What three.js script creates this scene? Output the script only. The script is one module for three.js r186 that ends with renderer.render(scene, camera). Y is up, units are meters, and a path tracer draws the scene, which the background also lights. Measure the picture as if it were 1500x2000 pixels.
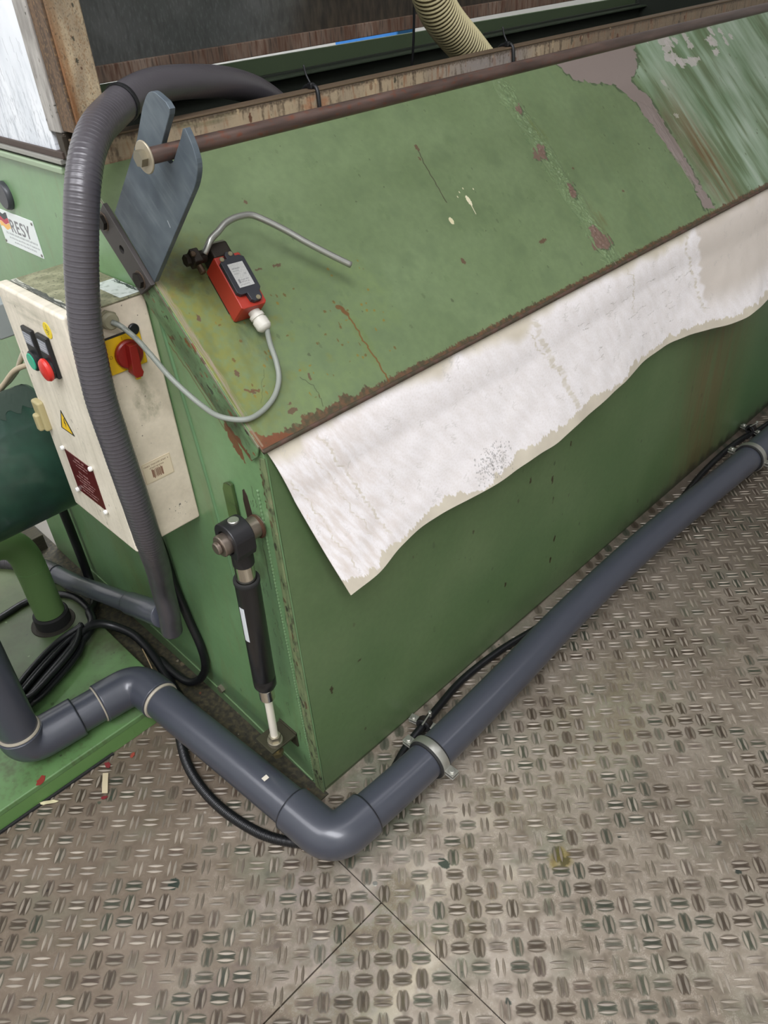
import * as THREE from 'three';
import { RoundedBoxGeometry } from 'three/addons/geometries/RoundedBoxGeometry.js';
import { mergeGeometries } from 'three/addons/utils/BufferGeometryUtils.js';
import { RectAreaLightUniformsLib } from 'three/addons/lights/RectAreaLightUniformsLib.js';
import { createNoise2D } from 'simplex-noise';

// ---------------------------------------------------------------- camera, exposure, lamps
const scene = new THREE.Scene();
scene.background = new THREE.Color('#20242a');
const camera = new THREE.PerspectiveCamera(66.67, 0.75, 0.05, 40);
camera.position.set(-0.4857, 1.3207, 0.7563);
camera.up.set(0.45676, 0.79914, -0.39087);
camera.lookAt(-0.4857 + 0.54106, 1.3207 - 0.59829, 0.7563 - 0.59099);
scene.add(camera);
const renderer = new THREE.WebGLRenderer({ antialias: true });
renderer.toneMapping = THREE.LinearToneMapping;
renderer.toneMappingExposure = 1.2;
renderer.shadowMap.enabled = true;
RectAreaLightUniformsLib.init();
const CEIL = 3.9;
// unseen ceiling lamps placed for the light; last two added to brighten lid and slit: x, z, width (x), length (z), light intensity, label
const LAMPS = [
  [-2.7, -0.7, 1.7, 2.6, 4.6, 'long fluorescent ceiling lamp left of the green tank'],
  [-1.5, 2.1, 1.4, 3.2, 11.5, 'long wide fluorescent ceiling lamp left of the walkway'],
  [2.6, 2.4, 1.8, 0.9, 0.8, 'fluorescent ceiling lamp at the far end of the walkway'],
  [0.8, 0.8, 2.4, 0.9, 0.4, 'added unseen broad fill lamp right above the tread plate corner'],
  [1.5, -2.5, 2.6, 0.7, 24, 'added unseen ceiling lamp behind the enclosure brightening the white wall behind the slit'],
];

// ---------------------------------------------------------------- helpers
function rngOf(seed) { let a = seed >>> 0; return () => { a = (a + 0x6D2B79F5) | 0; let t = Math.imul(a ^ (a >>> 15), 1 | a); t = (t + Math.imul(t ^ (t >>> 7), 61 | t)) ^ t; return ((t ^ (t >>> 14)) >>> 0) / 4294967296; }; }
const rnd = rngOf(7);
const n2 = createNoise2D(rngOf(11));
const fbm = (x, y, o = 4) => { let s = 0, a = 0.5, f = 1; for (let i = 0; i < o; i++) { s += a * n2(x * f + i * 17.3, y * f - i * 9.1); a *= 0.5; f *= 2.1; } return s; };
const V = (x, y, z) => new THREE.Vector3(x, y, z);
const clamp = (v, a = 0, b = 1) => Math.min(b, Math.max(a, v));
const sstep = (a, b, x) => { const t = clamp((x - a) / (b - a)); return t * t * (3 - 2 * t); };
const mix3 = (a, b, t) => [a[0] + (b[0] - a[0]) * t, a[1] + (b[1] - a[1]) * t, a[2] + (b[2] - a[2]) * t];
const counts = {};
function numbered(n) { const k = counts[n] ?? 0; counts[n] = k + 1; return k ? n + '_' + String(k).padStart(3, '0') : n; }
function thing(name, label, category, group) {
  const o = new THREE.Group(); o.name = numbered(name); o.userData = { label, category };
  if (group) o.userData.group = group;
  scene.add(o); return o;
}
function part(name, geo, mat, parent, label) {
  const g = Array.isArray(geo) ? merge(geo) : geo;
  const m = new THREE.Mesh(g, mat); m.name = name; m.castShadow = m.receiveShadow = true;
  if (label) m.userData.label = label;
  parent.add(m); return m;
}
function solo(name, geo, mat, label, category, group) {
  const m = part(numbered(name), geo, mat, scene); m.userData = { label, category };
  if (group) m.userData.group = group;
  return m;
}
function structure(name, geo, mat) { const m = part(name, geo, mat, scene); m.userData.kind = 'structure'; return m; }
function merge(list) {
  const l = list.map((g) => { const h = g.index ? g.toNonIndexed() : g; for (const k of Object.keys(h.attributes)) if (!['position', 'normal', 'uv'].includes(k)) h.deleteAttribute(k); return h; });
  return l.length === 1 ? l[0] : mergeGeometries(l);
}
const box = (w, h, d, x, y, z, r = 0.0015) => new RoundedBoxGeometry(w, h, d, 2, Math.min(r, w / 2.01, h / 2.01, d / 2.01)).translate(x, y, z);
const span = (x0, x1, y0, y1, z0, z1, r) => box(x1 - x0, y1 - y0, z1 - z0, (x0 + x1) / 2, (y0 + y1) / 2, (z0 + z1) / 2, r);
// chamfered solid of revolution between two points
function rod(a, b, r, ch = 0.001, seg = 32, r2 = r) {
  const d = b.clone().sub(a), L = d.length(); ch = Math.min(ch, L / 3, r / 3);
  const g = new THREE.LatheGeometry([[0, 0], [r - ch, 0], [r, ch], [r2, L - ch], [r2 - ch, L], [0, L]].map((p) => new THREE.Vector2(...p)), seg);
  return place(flatten(g), a, d);
}
function flatten(g) { const n = g.toNonIndexed(); n.computeVertexNormals(); return smoothByAngle(n); }
function smoothByAngle(g) { // crease at about 35 degrees
  const p = g.attributes.position, nrm = g.attributes.normal, map = new Map(), N = p.count;
  const key = (i) => Math.round(p.getX(i) * 2e5) + ',' + Math.round(p.getY(i) * 2e5) + ',' + Math.round(p.getZ(i) * 2e5);
  for (let i = 0; i < N; i++) { const k = key(i); if (!map.has(k)) map.set(k, []); map.get(k).push(i); }
  const out = new Float32Array(N * 3), src = nrm.array;
  for (const ids of map.values()) for (const i of ids) {
    let x = 0, y = 0, z = 0;
    for (const j of ids) { const d = src[i * 3] * src[j * 3] + src[i * 3 + 1] * src[j * 3 + 1] + src[i * 3 + 2] * src[j * 3 + 2]; if (d > 0.82) { x += src[j * 3]; y += src[j * 3 + 1]; z += src[j * 3 + 2]; } }
    const l = Math.hypot(x, y, z) || 1; out[i * 3] = x / l; out[i * 3 + 1] = y / l; out[i * 3 + 2] = z / l;
  }
  g.setAttribute('normal', new THREE.BufferAttribute(out, 3)); return g;
}
function lathe(profile, a, dir, seg = 32) { return place(flatten(new THREE.LatheGeometry(profile.map((p) => new THREE.Vector2(...p)), seg)), a, dir); }
function place(g, a, dir) { const q = new THREE.Quaternion().setFromUnitVectors(V(0, 1, 0), dir.clone().normalize()); return g.applyQuaternion(q).translate(a.x, a.y, a.z); }
function hexagon(a, dir, r, h) { const g = new THREE.CylinderGeometry(r, r, h, 6).toNonIndexed(); g.computeVertexNormals(); g.translate(0, h / 2, 0); return place(g, a, dir); }
// tube through points; radius may depend on length along it
function sweep(pts, r, o = {}) {
  const c = new THREE.CatmullRomCurve3(pts.map((p) => (p.isVector3 ? p : V(...p))), false, 'centripetal');
  const L = c.getLength(), n = o.seg ?? Math.max(8, Math.round(L / (o.step ?? 0.01))), m = o.rad ?? 14, rf = typeof r === 'function' ? r : () => r;
  c.arcLengthDivisions = 400; c.updateArcLengths();
  const fr = c.computeFrenetFrames(n, false), pos = [], uv = [], idx = [];
  for (let i = 0; i <= n; i++) {
    const P = c.getPointAt(i / n), s = (L * i) / n;
    for (let j = 0; j <= m; j++) {
      const a = (j / m) * Math.PI * 2, R = rf(s, L, a), ca = Math.cos(a) * R, sa = Math.sin(a) * R;
      pos.push(P.x + fr.normals[i].x * ca + fr.binormals[i].x * sa, P.y + fr.normals[i].y * ca + fr.binormals[i].y * sa, P.z + fr.normals[i].z * ca + fr.binormals[i].z * sa);
      uv.push(s, j / m);
    }
  }
  for (let i = 0; i < n; i++) for (let j = 0; j < m; j++) { const a = i * (m + 1) + j, b = a + m + 1; idx.push(a, a + 1, b, b, a + 1, b + 1); }
  for (const [ring, flip] of [[0, 1], [n, 0]]) { // end caps
    const P = c.getPointAt(ring / n), k = pos.length / 3; pos.push(P.x, P.y, P.z); uv.push(0, 0);
    for (let j = 0; j < m; j++) { const a = ring * (m + 1) + j; flip ? idx.push(k, a + 1, a) : idx.push(k, a, a + 1); }
  }
  const g = new THREE.BufferGeometry(); g.setAttribute('position', new THREE.Float32BufferAttribute(pos, 3)); g.setAttribute('uv', new THREE.Float32BufferAttribute(uv, 2)); g.setIndex(idx);
  g.computeVertexNormals(); // weld the seam
  const nn = g.attributes.normal; for (let i = 0; i <= n; i++) { const a = i * (m + 1), b = a + m; const v = V(nn.getX(a) + nn.getX(b), nn.getY(a) + nn.getY(b), nn.getZ(a) + nn.getZ(b)).normalize(); nn.setXYZ(a, v.x, v.y, v.z); nn.setXYZ(b, v.x, v.y, v.z); }
  return g;
}
// flat plate whose outline is given in (z, y), standing in the plane x = x0 and growing towards +x
function plateX(pts, x0, t, bevel = 0.0008, holes = []) {
  const s = new THREE.Shape(pts.map(([z, y]) => new THREE.Vector2(-z, y)));
  for (const [z, y, r] of holes) { const h = new THREE.Path(); h.absarc(-z, y, r, 0, Math.PI * 2, true); s.holes.push(h); }
  const g = new THREE.ExtrudeGeometry(s, { depth: t - 2 * bevel, bevelEnabled: bevel > 0, bevelSize: bevel, bevelOffset: -bevel, bevelThickness: bevel, bevelSegments: 1, curveSegments: 20 });
  return g.translate(0, 0, bevel).rotateY(Math.PI / 2).translate(x0, 0, 0);
}
function planarUV(g, au, u0, u1, av, v0, v1) {
  const p = g.attributes.position, uv = new Float32Array(p.count * 2), ax = { x: 0, y: 1, z: 2 };
  for (let i = 0; i < p.count; i++) { uv[i * 2] = (p.array[i * 3 + ax[au]] - u0) / (u1 - u0); uv[i * 2 + 1] = (p.array[i * 3 + ax[av]] - v0) / (v1 - v0); }
  g.setAttribute('uv', new THREE.BufferAttribute(uv, 2)); return g;
}
// sheet with thickness over a parametric surface f(s, t)
function sheet(f, ns, nt, th) {
  const P = [], uv = [], idx = [];
  for (let j = 0; j <= nt; j++) for (let i = 0; i <= ns; i++) { P.push(f(i / ns, j / nt)); uv.push(i / ns, j / nt); }
  const g0 = new THREE.BufferGeometry().setFromPoints(P); for (let j = 0; j < nt; j++) for (let i = 0; i < ns; i++) { const a = j * (ns + 1) + i, b = a + ns + 1; idx.push(a, a + 1, b, b, a + 1, b + 1); }
  g0.setIndex(idx); g0.computeVertexNormals(); const N = g0.attributes.normal, K = P.length, pos = [], UV = [];
  for (let k = 0; k < K; k++) { pos.push(P[k].x, P[k].y, P[k].z); UV.push(uv[k * 2], uv[k * 2 + 1]); }
  for (let k = 0; k < K; k++) { pos.push(P[k].x - N.getX(k) * th, P[k].y - N.getY(k) * th, P[k].z - N.getZ(k) * th); UV.push(uv[k * 2], uv[k * 2 + 1]); }
  const I = [...idx]; for (let k = 0; k < idx.length; k += 3) I.push(idx[k] + K, idx[k + 2] + K, idx[k + 1] + K);
  const e = (a, b) => I.push(a, a + K, b, b, a + K, b + K);
  for (let i = 0; i < ns; i++) { e(i + 1, i); e(nt * (ns + 1) + i, nt * (ns + 1) + i + 1); }
  for (let j = 0; j < nt; j++) { e(j * (ns + 1), (j + 1) * (ns + 1)); e((j + 1) * (ns + 1) + ns, j * (ns + 1) + ns); }
  const g = new THREE.BufferGeometry(); g.setAttribute('position', new THREE.Float32BufferAttribute(pos, 3)); g.setAttribute('uv', new THREE.Float32BufferAttribute(UV, 2)); g.setIndex(I);
  const h = g.toNonIndexed(); h.computeVertexNormals(); return smoothByAngle(h);
}

// ---------------------------------------------------------------- painted surfaces (metres: x0..x1 across, y0..y1 up)
function painted(w, h, [x0, x1, y0, y1], colour, draw) {
  const c = document.createElement('canvas'); c.width = w; c.height = h; const x = c.getContext('2d');
  if (typeof colour === 'function') {
    const im = x.createImageData(w, h), d = im.data;
    for (let j = 0; j < h; j++) for (let i = 0; i < w; i++) {
      const q = colour(x0 + ((i + 0.5) / w) * (x1 - x0), y1 - ((j + 0.5) / h) * (y1 - y0)), k = (j * w + i) * 4;
      d[k] = q[0]; d[k + 1] = q[1]; d[k + 2] = q[2]; d[k + 3] = 255;
    }
    x.putImageData(im, 0, 0);
  } else { x.fillStyle = colour; x.fillRect(0, 0, w, h); }
  const sx = w / (x1 - x0), sy = h / (y1 - y0);
  x.setTransform(sx, 0, 0, -sy, -x0 * sx, y1 * sy);
  if (draw) draw(x, rngOf(w * 7 + h * 3 + Math.round(Math.abs(x1) * 1000)));
  return c;
}
function tex(c, srgb = true) { const t = new THREE.CanvasTexture(c); if (srgb) t.colorSpace = THREE.SRGBColorSpace; t.anisotropy = 8; t.magFilter = THREE.LinearFilter; return t; }
const css = (c, a = 1) => (typeof c === 'string' ? c : `rgba(${c[0] | 0},${c[1] | 0},${c[2] | 0},${a})`);
// irregular flake of colour
function flake(x, pts, col, a = 1, jag = 0.003, seed = 1) {
  x.fillStyle = css(col, a); x.beginPath();
  for (let i = 0; i < pts.length; i++) {
    const p = pts[i], q = pts[(i + 1) % pts.length], L = Math.hypot(q[0] - p[0], q[1] - p[1]), n = Math.max(2, Math.round(L / (jag * 0.8)));
    for (let k = 0; k < n; k++) { const t = k / n, X = p[0] + (q[0] - p[0]) * t, Y = p[1] + (q[1] - p[1]) * t; const s = 60 / (jag * 100); const ox = jag * n2(X * 130 * s * 0.5 + seed, Y * 130 * s * 0.5), oy = jag * n2(X * 130 * s * 0.5, Y * 130 * s * 0.5 + seed * 3 + 9); i + k ? x.lineTo(X + ox, Y + oy) : x.moveTo(X + ox, Y + oy); }
  }
  x.closePath(); x.fill();
}
const around = (cx, cy, rx, ry, n = 9) => Array.from({ length: n }, (_, i) => [cx + rx * Math.cos((i / n) * 6.283), cy + ry * Math.sin((i / n) * 6.283)]);
// soft cloud made of many faint discs
function cloud(x, R, cx, cy, rx, ry, col, a, n = 60, size = 0.35) {
  x.fillStyle = css(col, a);
  for (let i = 0; i < n; i++) { const t = R() * 6.283, q = Math.sqrt(R()); const px = cx + rx * q * Math.cos(t), py = cy + ry * q * Math.sin(t), s = (0.3 + R()) * size; x.beginPath(); x.ellipse(px, py, rx * s, ry * s, 0, 0, 6.283); x.fill(); }
}
function line(x, pts, w, col, a = 1, wob = 0) {
  x.strokeStyle = css(col, a); x.lineWidth = w; x.lineCap = 'round'; x.lineJoin = 'round'; x.beginPath();
  for (let i = 0; i + 1 < pts.length; i++) { const n = 10; for (let k = 0; k <= n; k++) { const t = k / n, X = pts[i][0] + (pts[i + 1][0] - pts[i][0]) * t, Y = pts[i][1] + (pts[i + 1][1] - pts[i][1]) * t; const ox = wob * n2(X * 90 + 3, Y * 90), oy = wob * n2(X * 90, Y * 90 + 7); i + k ? x.lineTo(X + ox, Y + oy) : x.moveTo(X + ox, Y + oy); } }
  x.stroke();
}
function specks(x, R, n, [x0, x1, y0, y1], s0, s1, cols, a = 0.8, stretch = 1) {
  for (let i = 0; i < n; i++) { const px = x0 + R() * (x1 - x0), py = y0 + R() * (y1 - y0), s = s0 + (s1 - s0) * R() ** 3; flake(x, around(px, py, s, s * stretch * (0.6 + R() * 0.8), 7), cols[(R() * cols.length) | 0], a * (0.5 + R() * 0.5), s * 0.5, i); }
}
function text(x, s, px, py, size, col, o = {}) { // upright text in a y-up metre frame
  x.save(); x.translate(px, py); x.scale(0.001 * (o.sx ?? 1), -0.001); x.fillStyle = css(col); x.font = `${o.bold ? 'bold ' : ''}${size * 1000}px ${o.font ?? 'sans-serif'}`; x.textAlign = o.align ?? 'left'; x.textBaseline = 'alphabetic'; x.fillText(s, 0, 0); x.restore();
}
// rows of print too small to read
function fineprint(x, R, px, py, w, h, col, a = 0.85) {
  x.fillStyle = css(col, a); let q = px;
  while (q < px + w) { const wl = h * (1.5 + R() * 4); for (let k = q; k < Math.min(q + wl, px + w); k += h * 0.62) { const t = R(); x.fillRect(k, py, h * 0.16, h * (0.6 + 0.4 * t)); if (t > 0.4) x.fillRect(k, py + h * 0.28 * ((R() * 3) | 0), h * 0.42, h * 0.15); if (t < 0.6) x.fillRect(k + h * 0.28, py, h * 0.15, h * 0.62); } q += wl + h * 0.7; }
}
const std = (o) => new THREE.MeshStandardMaterial(o);
const phys = (o) => new THREE.MeshPhysicalMaterial(o);
function rough(w, h, reg, f) { return tex(painted(w, h, reg, (u, v) => { const r = clamp(f(u, v)) * 255; return [r, r, r]; }), false); }

// ---------------------------------------------------------------- materials used by many things
const GREEN = [95, 112, 76], GREEN2 = [96, 137, 92], PRIMER = [112, 99, 92], RUST = [112, 62, 34], DRUST = [70, 44, 28], SOOT = [38, 38, 28], OLIVE = [108, 112, 50];
const M = {
  pvc: phys({ color: '#3c3f48', roughness: 0.36, clearcoat: 0.35, clearcoatRoughness: 0.16 }),
  pvcRing: std({ color: '#a29a8a', roughness: 0.5 }),
  hose: phys({ color: '#474448', roughness: 0.33, clearcoat: 0.2, clearcoatRoughness: 0.3 }),
  black: std({ color: '#131416', roughness: 0.45 }),
  blackMatt: std({ color: '#1b1b1b', roughness: 0.75 }),
  cable: std({ color: '#101113', roughness: 0.4 }),
  zinc: std({ color: '#b9b8b0', roughness: 0.36, metalness: 0.85 }),
  steel: std({ color: '#8d8a84', roughness: 0.38, metalness: 0.9 }),
  chrome: std({ color: '#d8d4c8', roughness: 0.16, metalness: 1 }),
  brass: std({ color: '#b79b62', roughness: 0.35, metalness: 0.9 }),
  dark: std({ color: '#1d1813', roughness: 0.6, metalness: 0.3 }),
  greenPlain: std({ color: '#64825a', roughness: 0.5 }),
  inner: std({ color: '#20261d', roughness: 0.7 }),
  greyCable: std({ color: '#8f948c', roughness: 0.5 }),
  cream: std({ color: '#b4ab95', roughness: 0.55 }),
  concrete: std({ color: '#8a867e', roughness: 0.9 }),
  wallPaint: std({ color: '#c9c9c4', roughness: 0.9 }),
};

// ---------------------------------------------------------------- the hall
const HX0 = -4.2, HX1 = 6, HZ0 = -3.4, HZ1 = 4.2;
structure('ceiling', new THREE.BoxGeometry(HX1 - HX0 + 0.4, 0.2, HZ1 - HZ0 + 0.4).translate((HX0 + HX1) / 2, 4.1, (HZ0 + HZ1) / 2), std({ color: '#bcbcb8', roughness: 0.95 }));
structure('wall_left', new THREE.BoxGeometry(0.2, 4, HZ1 - HZ0).translate(HX0 - 0.1, 2, (HZ0 + HZ1) / 2), M.wallPaint);
structure('wall_right', new THREE.BoxGeometry(0.2, 4, HZ1 - HZ0).translate(HX1 + 0.1, 2, (HZ0 + HZ1) / 2), M.wallPaint);
structure('wall_back', new THREE.BoxGeometry(HX1 - HX0 + 0.4, 4, 0.2).translate((HX0 + HX1) / 2, 2, HZ0 - 0.1), std({ color: '#f2f2ee', roughness: 0.9 }));
structure('wall_front', new THREE.BoxGeometry(HX1 - HX0 + 0.4, 4, 0.2).translate((HX0 + HX1) / 2, 2, HZ1 + 0.1), M.wallPaint);
for (const [x, z, w, l, I, label] of LAMPS) {
  const t = thing('ceiling_lamp', label, 'lamp'); t.position.set(x, CEIL + 0.1, z);
  part('housing', [span(-w / 2 - 0.03, w / 2 + 0.03, -0.02, 0, -l / 2 - 0.03, l / 2 + 0.03), span(-w / 2 - 0.03, -w / 2, -0.1, -0.02, -l / 2 - 0.03, l / 2 + 0.03), span(w / 2, w / 2 + 0.03, -0.1, -0.02, -l / 2 - 0.03, l / 2 + 0.03)], std({ color: '#d8d8d8', roughness: 0.5 }), t);
  part('diffuser', new THREE.BoxGeometry(w, 0.02, l).translate(0, -0.06, 0), std({ color: '#ffffff', emissive: '#f6f8ff', emissiveIntensity: 1.2 }), t);
  const L = new THREE.RectAreaLight('#f9f9ff', I, w, l); L.position.set(0, -0.09, 0); L.rotation.x = -Math.PI / 2; t.add(L);
}

// ---------------------------------------------------------------- floor: steel tread plates with raised bars
const FLOOR = [-0.75, 2.05, -0.55, 1.0];
const STEP = 0.03065, CELL = STEP * Math.SQRT1_2;
const TREADS = [[-1.2, -0.0775, -0.5, 0.23, -0.2907, 0.0012], [-1.2, -0.0775, 0.2325, 1.4, -0.2035, 0.2758], [-0.0755, 2.6, -0.005, 1.4, -0.0191, 0.441]];
const floorDirt = (x, z) => fbm(x * 2.3, z * 2.3, 4) * 0.6 + fbm(x * 9, z * 9, 3) * 0.4;
const DIRT = [104, 92, 80];
const floorCol = (x, v) => {
  const z = -v; // canvas up is -z
  const d = floorDirt(x, z), f = fbm(x * 60, z * 60, 3), g = fbm(x * 22 + 9, z * 22, 3);
  let c = mix3([152, 142, 127], [112, 101, 86], clamp(0.5 + d * 1.2)); const tr = Math.exp(-(((x + 0.05) / 0.35) ** 2) - (((z - 0.25) / 0.3) ** 2)); c = mix3(c, [184, 174, 162], tr * clamp(0.45 + fbm(x * 7 + 3, z * 7, 3)));
  c = mix3(c, [184, 175, 162], clamp((f * 0.9 + g * 0.7 + n2(x * 420, z * 420) * 0.6) * 0.9 - 0.05) * 0.75);
  c = mix3(c, [72, 62, 52], clamp(-g * 0.9 - 0.14) * 0.9);
  const brown = clamp(sstep(0.3, -0.35, z + 0.4 * x + 0.25 * fbm(x * 3, z * 3 + 4, 2)) + sstep(-0.25, -0.5, x + 0.15 * fbm(x * 4, z * 4 + 9, 2)) * 0.8); c = mix3(c, [92, 78, 64], brown * 0.6); c = mix3(c, [112, 104, 92], sstep(0.1, 0.5, x) * 0.35);
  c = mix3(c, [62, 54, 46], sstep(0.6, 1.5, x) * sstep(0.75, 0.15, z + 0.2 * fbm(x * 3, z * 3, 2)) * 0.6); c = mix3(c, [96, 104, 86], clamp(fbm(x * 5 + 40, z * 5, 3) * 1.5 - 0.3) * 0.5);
  return c;
};
const floorMap = tex(painted(2048, 1134, [FLOOR[0], FLOOR[1], -FLOOR[3], -FLOOR[2]], floorCol, (x, R) => {
  // dirt packed round the bars
  for (const [x0, x1, z0, z1, px, pz] of TREADS) for (let i = -120; i <= 120; i++) for (let j = -120; j <= 120; j++) {
    const X = px + (i - j) * CELL, Z = pz + (i + j) * CELL; if (X < Math.max(x0, FLOOR[0]) || X > Math.min(x1, FLOOR[1]) || Z < Math.max(z0, FLOOR[2]) || Z > Math.min(z1, FLOOR[3])) continue;
    const k = clamp(0.45 + 1.5 * fbm(X * 4 + 11, Z * 4, 3) + (R() - 0.5) * 0.7); if (k < 0.08) continue;
    const o = (i + j) & 1, a = o ? -Math.PI / 4 : Math.PI / 4, col = fbm(X * 6, Z * 6 + 50, 2) > 0.1 ? [46, 52, 40] : [56, 46, 36];
    x.fillStyle = css(col, 0.1 * k); for (const g of [0.9, 0.7]) { x.beginPath(); x.ellipse(X + (R() - 0.5) * 0.003, -Z + (R() - 0.5) * 0.003, 0.018 * g, 0.0125 * g, a, 0, 6.283); x.fill(); }
    x.fillStyle = css(col, 0.62 * k); for (const s of [-1, 1]) { x.beginPath(); x.ellipse(X + s * Math.sin(a) * 0.0035, -Z - s * Math.cos(a) * 0.0035, 0.0152, 0.0064, a, 0, 6.283); x.fill(); }
  }
  cloud(x, R, 0.193, -0.405, 0.02, 0.018, [112, 88, 16], 0.09, 60); flake(x, around(0.196, -0.414, 0.012, 0.006), [48, 44, 20], 0.6, 0.003);
  cloud(x, R, -0.32, -0.2, 0.3, 0.16, [30, 34, 30], 0.03, 70, 0.25);
  cloud(x, R, 0.05, -0.1, 0.12, 0.08, [70, 84, 60], 0.05, 60);
  cloud(x, R, 0.2, -0.3, 0.5, 0.12, [190, 184, 176], 0.02, 80, 0.25);
  specks(x, R, 260, [-1, 2, -1.3, 0.4], 0.001, 0.006, [[30, 40, 34], [52, 66, 52], [40, 34, 28], [170, 164, 154]], 0.8);
  flake(x, around(-0.305, 0.058, 0.011, 0.011), [26, 40, 32], 0.85, 0.002);
  flake(x, around(0.048, -0.262, 0.009, 0.012), [40, 52, 42], 0.8, 0.002);
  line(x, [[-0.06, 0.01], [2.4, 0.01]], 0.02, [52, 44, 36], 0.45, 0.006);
}));
const plateMat = std({ map: floorMap, roughness: 0.5, metalness: 0.25, bumpMap: rough(1024, 567, [FLOOR[0], FLOOR[1], -FLOOR[3], -FLOOR[2]], (x, z) => 0.5 + 0.35 * fbm(x * 70, z * 70, 4)), bumpScale: 0.0009 });
const floorGroup = new THREE.Group(); floorGroup.name = 'floor'; floorGroup.userData.kind = 'structure'; scene.add(floorGroup);
part('floor_slab', new THREE.BoxGeometry(HX1 - HX0 + 0.4, 0.2, HZ1 - HZ0 + 0.4).translate((HX0 + HX1) / 2, -0.116, (HZ0 + HZ1) / 2), M.concrete, floorGroup);
// lens-shaped bar, 29 mm long
function barGeo() {
  const L = 0.0152, W = 0.0029, H = 0.0021, pos = [], idx = [], S = 7, T = 4;
  for (let i = 0; i <= S; i++) { const t = (i / S) * 2 - 1, k = Math.sqrt(Math.max(0, 1 - t * t)), w = W * (1 - t * t * 0.97), h = H * (0.25 + 0.75 * k); for (let j = 0; j <= T; j++) { const s = (j / T) * 2 - 1; pos.push(t * L, j === 0 || j === T ? -0.0003 : h * (1 - s * s * 0.5) - 0.0003, s * w); } }
  for (let i = 0; i < S; i++) for (let j = 0; j < T; j++) { const a = i * (T + 1) + j, b = a + T + 1; idx.push(a, a + 1, b, b, a + 1, b + 1); }
  const g = new THREE.BufferGeometry(); g.setAttribute('position', new THREE.Float32BufferAttribute(pos, 3)); g.setIndex(idx); g.computeVertexNormals(); return g;
}
const bar = barGeo();
const barMat = std({ color: '#ffffff', roughness: 0.42, metalness: 0.1 });
function treadPlate(x0, x1, z0, z1, px, pz, hide) {
  const p = part('tread_plate', planarUV(new THREE.BoxGeometry(x1 - x0, 0.012, z1 - z0).translate((x0 + x1) / 2, -0.006, (z0 + z1) / 2), 'x', FLOOR[0], FLOOR[1], 'z', FLOOR[3], FLOOR[2]), plateMat, floorGroup);
  const list = [];
  for (let i = -120; i <= 120; i++) for (let j = -120; j <= 120; j++) {
    const x = px + (i - j) * CELL, z = pz + (i + j) * CELL;
    if (x < x0 + 0.012 || x > x1 - 0.012 || z < z0 + 0.012 || z > z1 - 0.012 || hide(x, z)) continue;
    list.push([x, z, (i + j) & 1]);
  }
  const im = new THREE.InstancedMesh(bar, barMat, list.length * 2), m = new THREE.Matrix4(), q = new THREE.Quaternion(), col = new THREE.Color();
  const worn = (x, z) => clamp(0.5 + 1.3 * fbm(x * 3.1 + 60, z * 3.1, 3));
  list.forEach(([x, z, o], k) => {
    const a = o ? -Math.PI / 4 : Math.PI / 4; q.setFromAxisAngle(V(0, 1, 0), a);
    const dx = Math.sin(a) * 0.0052, dz = Math.cos(a) * 0.0052;
    const w = worn(x, z), dirt = clamp(0.5 + 1.6 * fbm(x * 5, z * 5 + 30, 3) + (rnd() - 0.5) * 0.5);
    for (const s of [0, 1]) {
      m.compose(V(x + (s ? dx : -dx), 0, z + (s ? dz : -dz)), q, V(1, 0.75 + 0.35 * (1 - w), 1)); im.setMatrixAt(k * 2 + s, m);
      const c = mix3([142, 133, 120], [100, 91, 78], clamp(dirt * 0.95 - 0.1)); const g = 0.9 + rnd() * 0.2; col.setStyle(`rgb(${c.map((v) => Math.round(v * g)).join(',')})`); im.setColorAt(k * 2 + s, col);
    }
  });
  im.name = 'raised_tread_bars'; im.userData.kind = 'stuff'; im.castShadow = im.receiveShadow = true; p.add(im);
}
treadPlate(...TREADS[0], (x, z) => z < -0.4);
treadPlate(...TREADS[1], () => false);
treadPlate(...TREADS[2], (x, z) => z < 0.012);
// dirty gutter between the pump base and the tank, and a floor screw
const gutterMap = tex(painted(256, 1024, [-0.1, 0.02, -1.3, 0.05], (x, z) => mix3([68, 62, 42], [34, 33, 23], clamp(0.5 + fbm(x * 60, z * 60, 4))), (x, R) => specks(x, R, 160, [-0.1, 0.02, -1.3, 0.05], 0.001, 0.005, [[120, 104, 82], [30, 26, 20], [96, 52, 30], [150, 140, 120]], 0.8)));
part('gutter_plate', planarUV(new THREE.BoxGeometry(0.0775, 0.008, 1.3).translate(-0.0385, -0.0015, -0.64), 'x', -0.1, 0.02, 'z', 0.05, -1.3), std({ map: gutterMap, roughness: 0.7 }), floorGroup);
part('floor_screw', rod(V(-0.061, -0.004, 0.2), V(-0.061, 0.0012, 0.2), 0.0045, 0.0008, 20), M.zinc, floorGroup);

// ---------------------------------------------------------------- green filter tank
const TH = 0.78967; // slope of the lid (radians from vertical = 44.7 degrees)
const E = V(0, 0.7103, -0.7039), NO = V(0, 0.7039, 0.7103), LQ = V(0, 0.785, 0);
const lidPt = (x, u, o) => V(x, LQ.y + E.y * u + NO.y * o, LQ.z + E.z * u + NO.z * o);
const lidMatrix = new THREE.Matrix4().makeBasis(V(1, 0, 0), E, NO).setPosition(LQ);
const onLid = (g) => g.applyMatrix4(lidMatrix);
const tank = thing('filter_tank', 'large green steel tank with a sloped rust-stained lid beside the tread plate walkway', 'tank');
const TX = 2.7;

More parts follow.
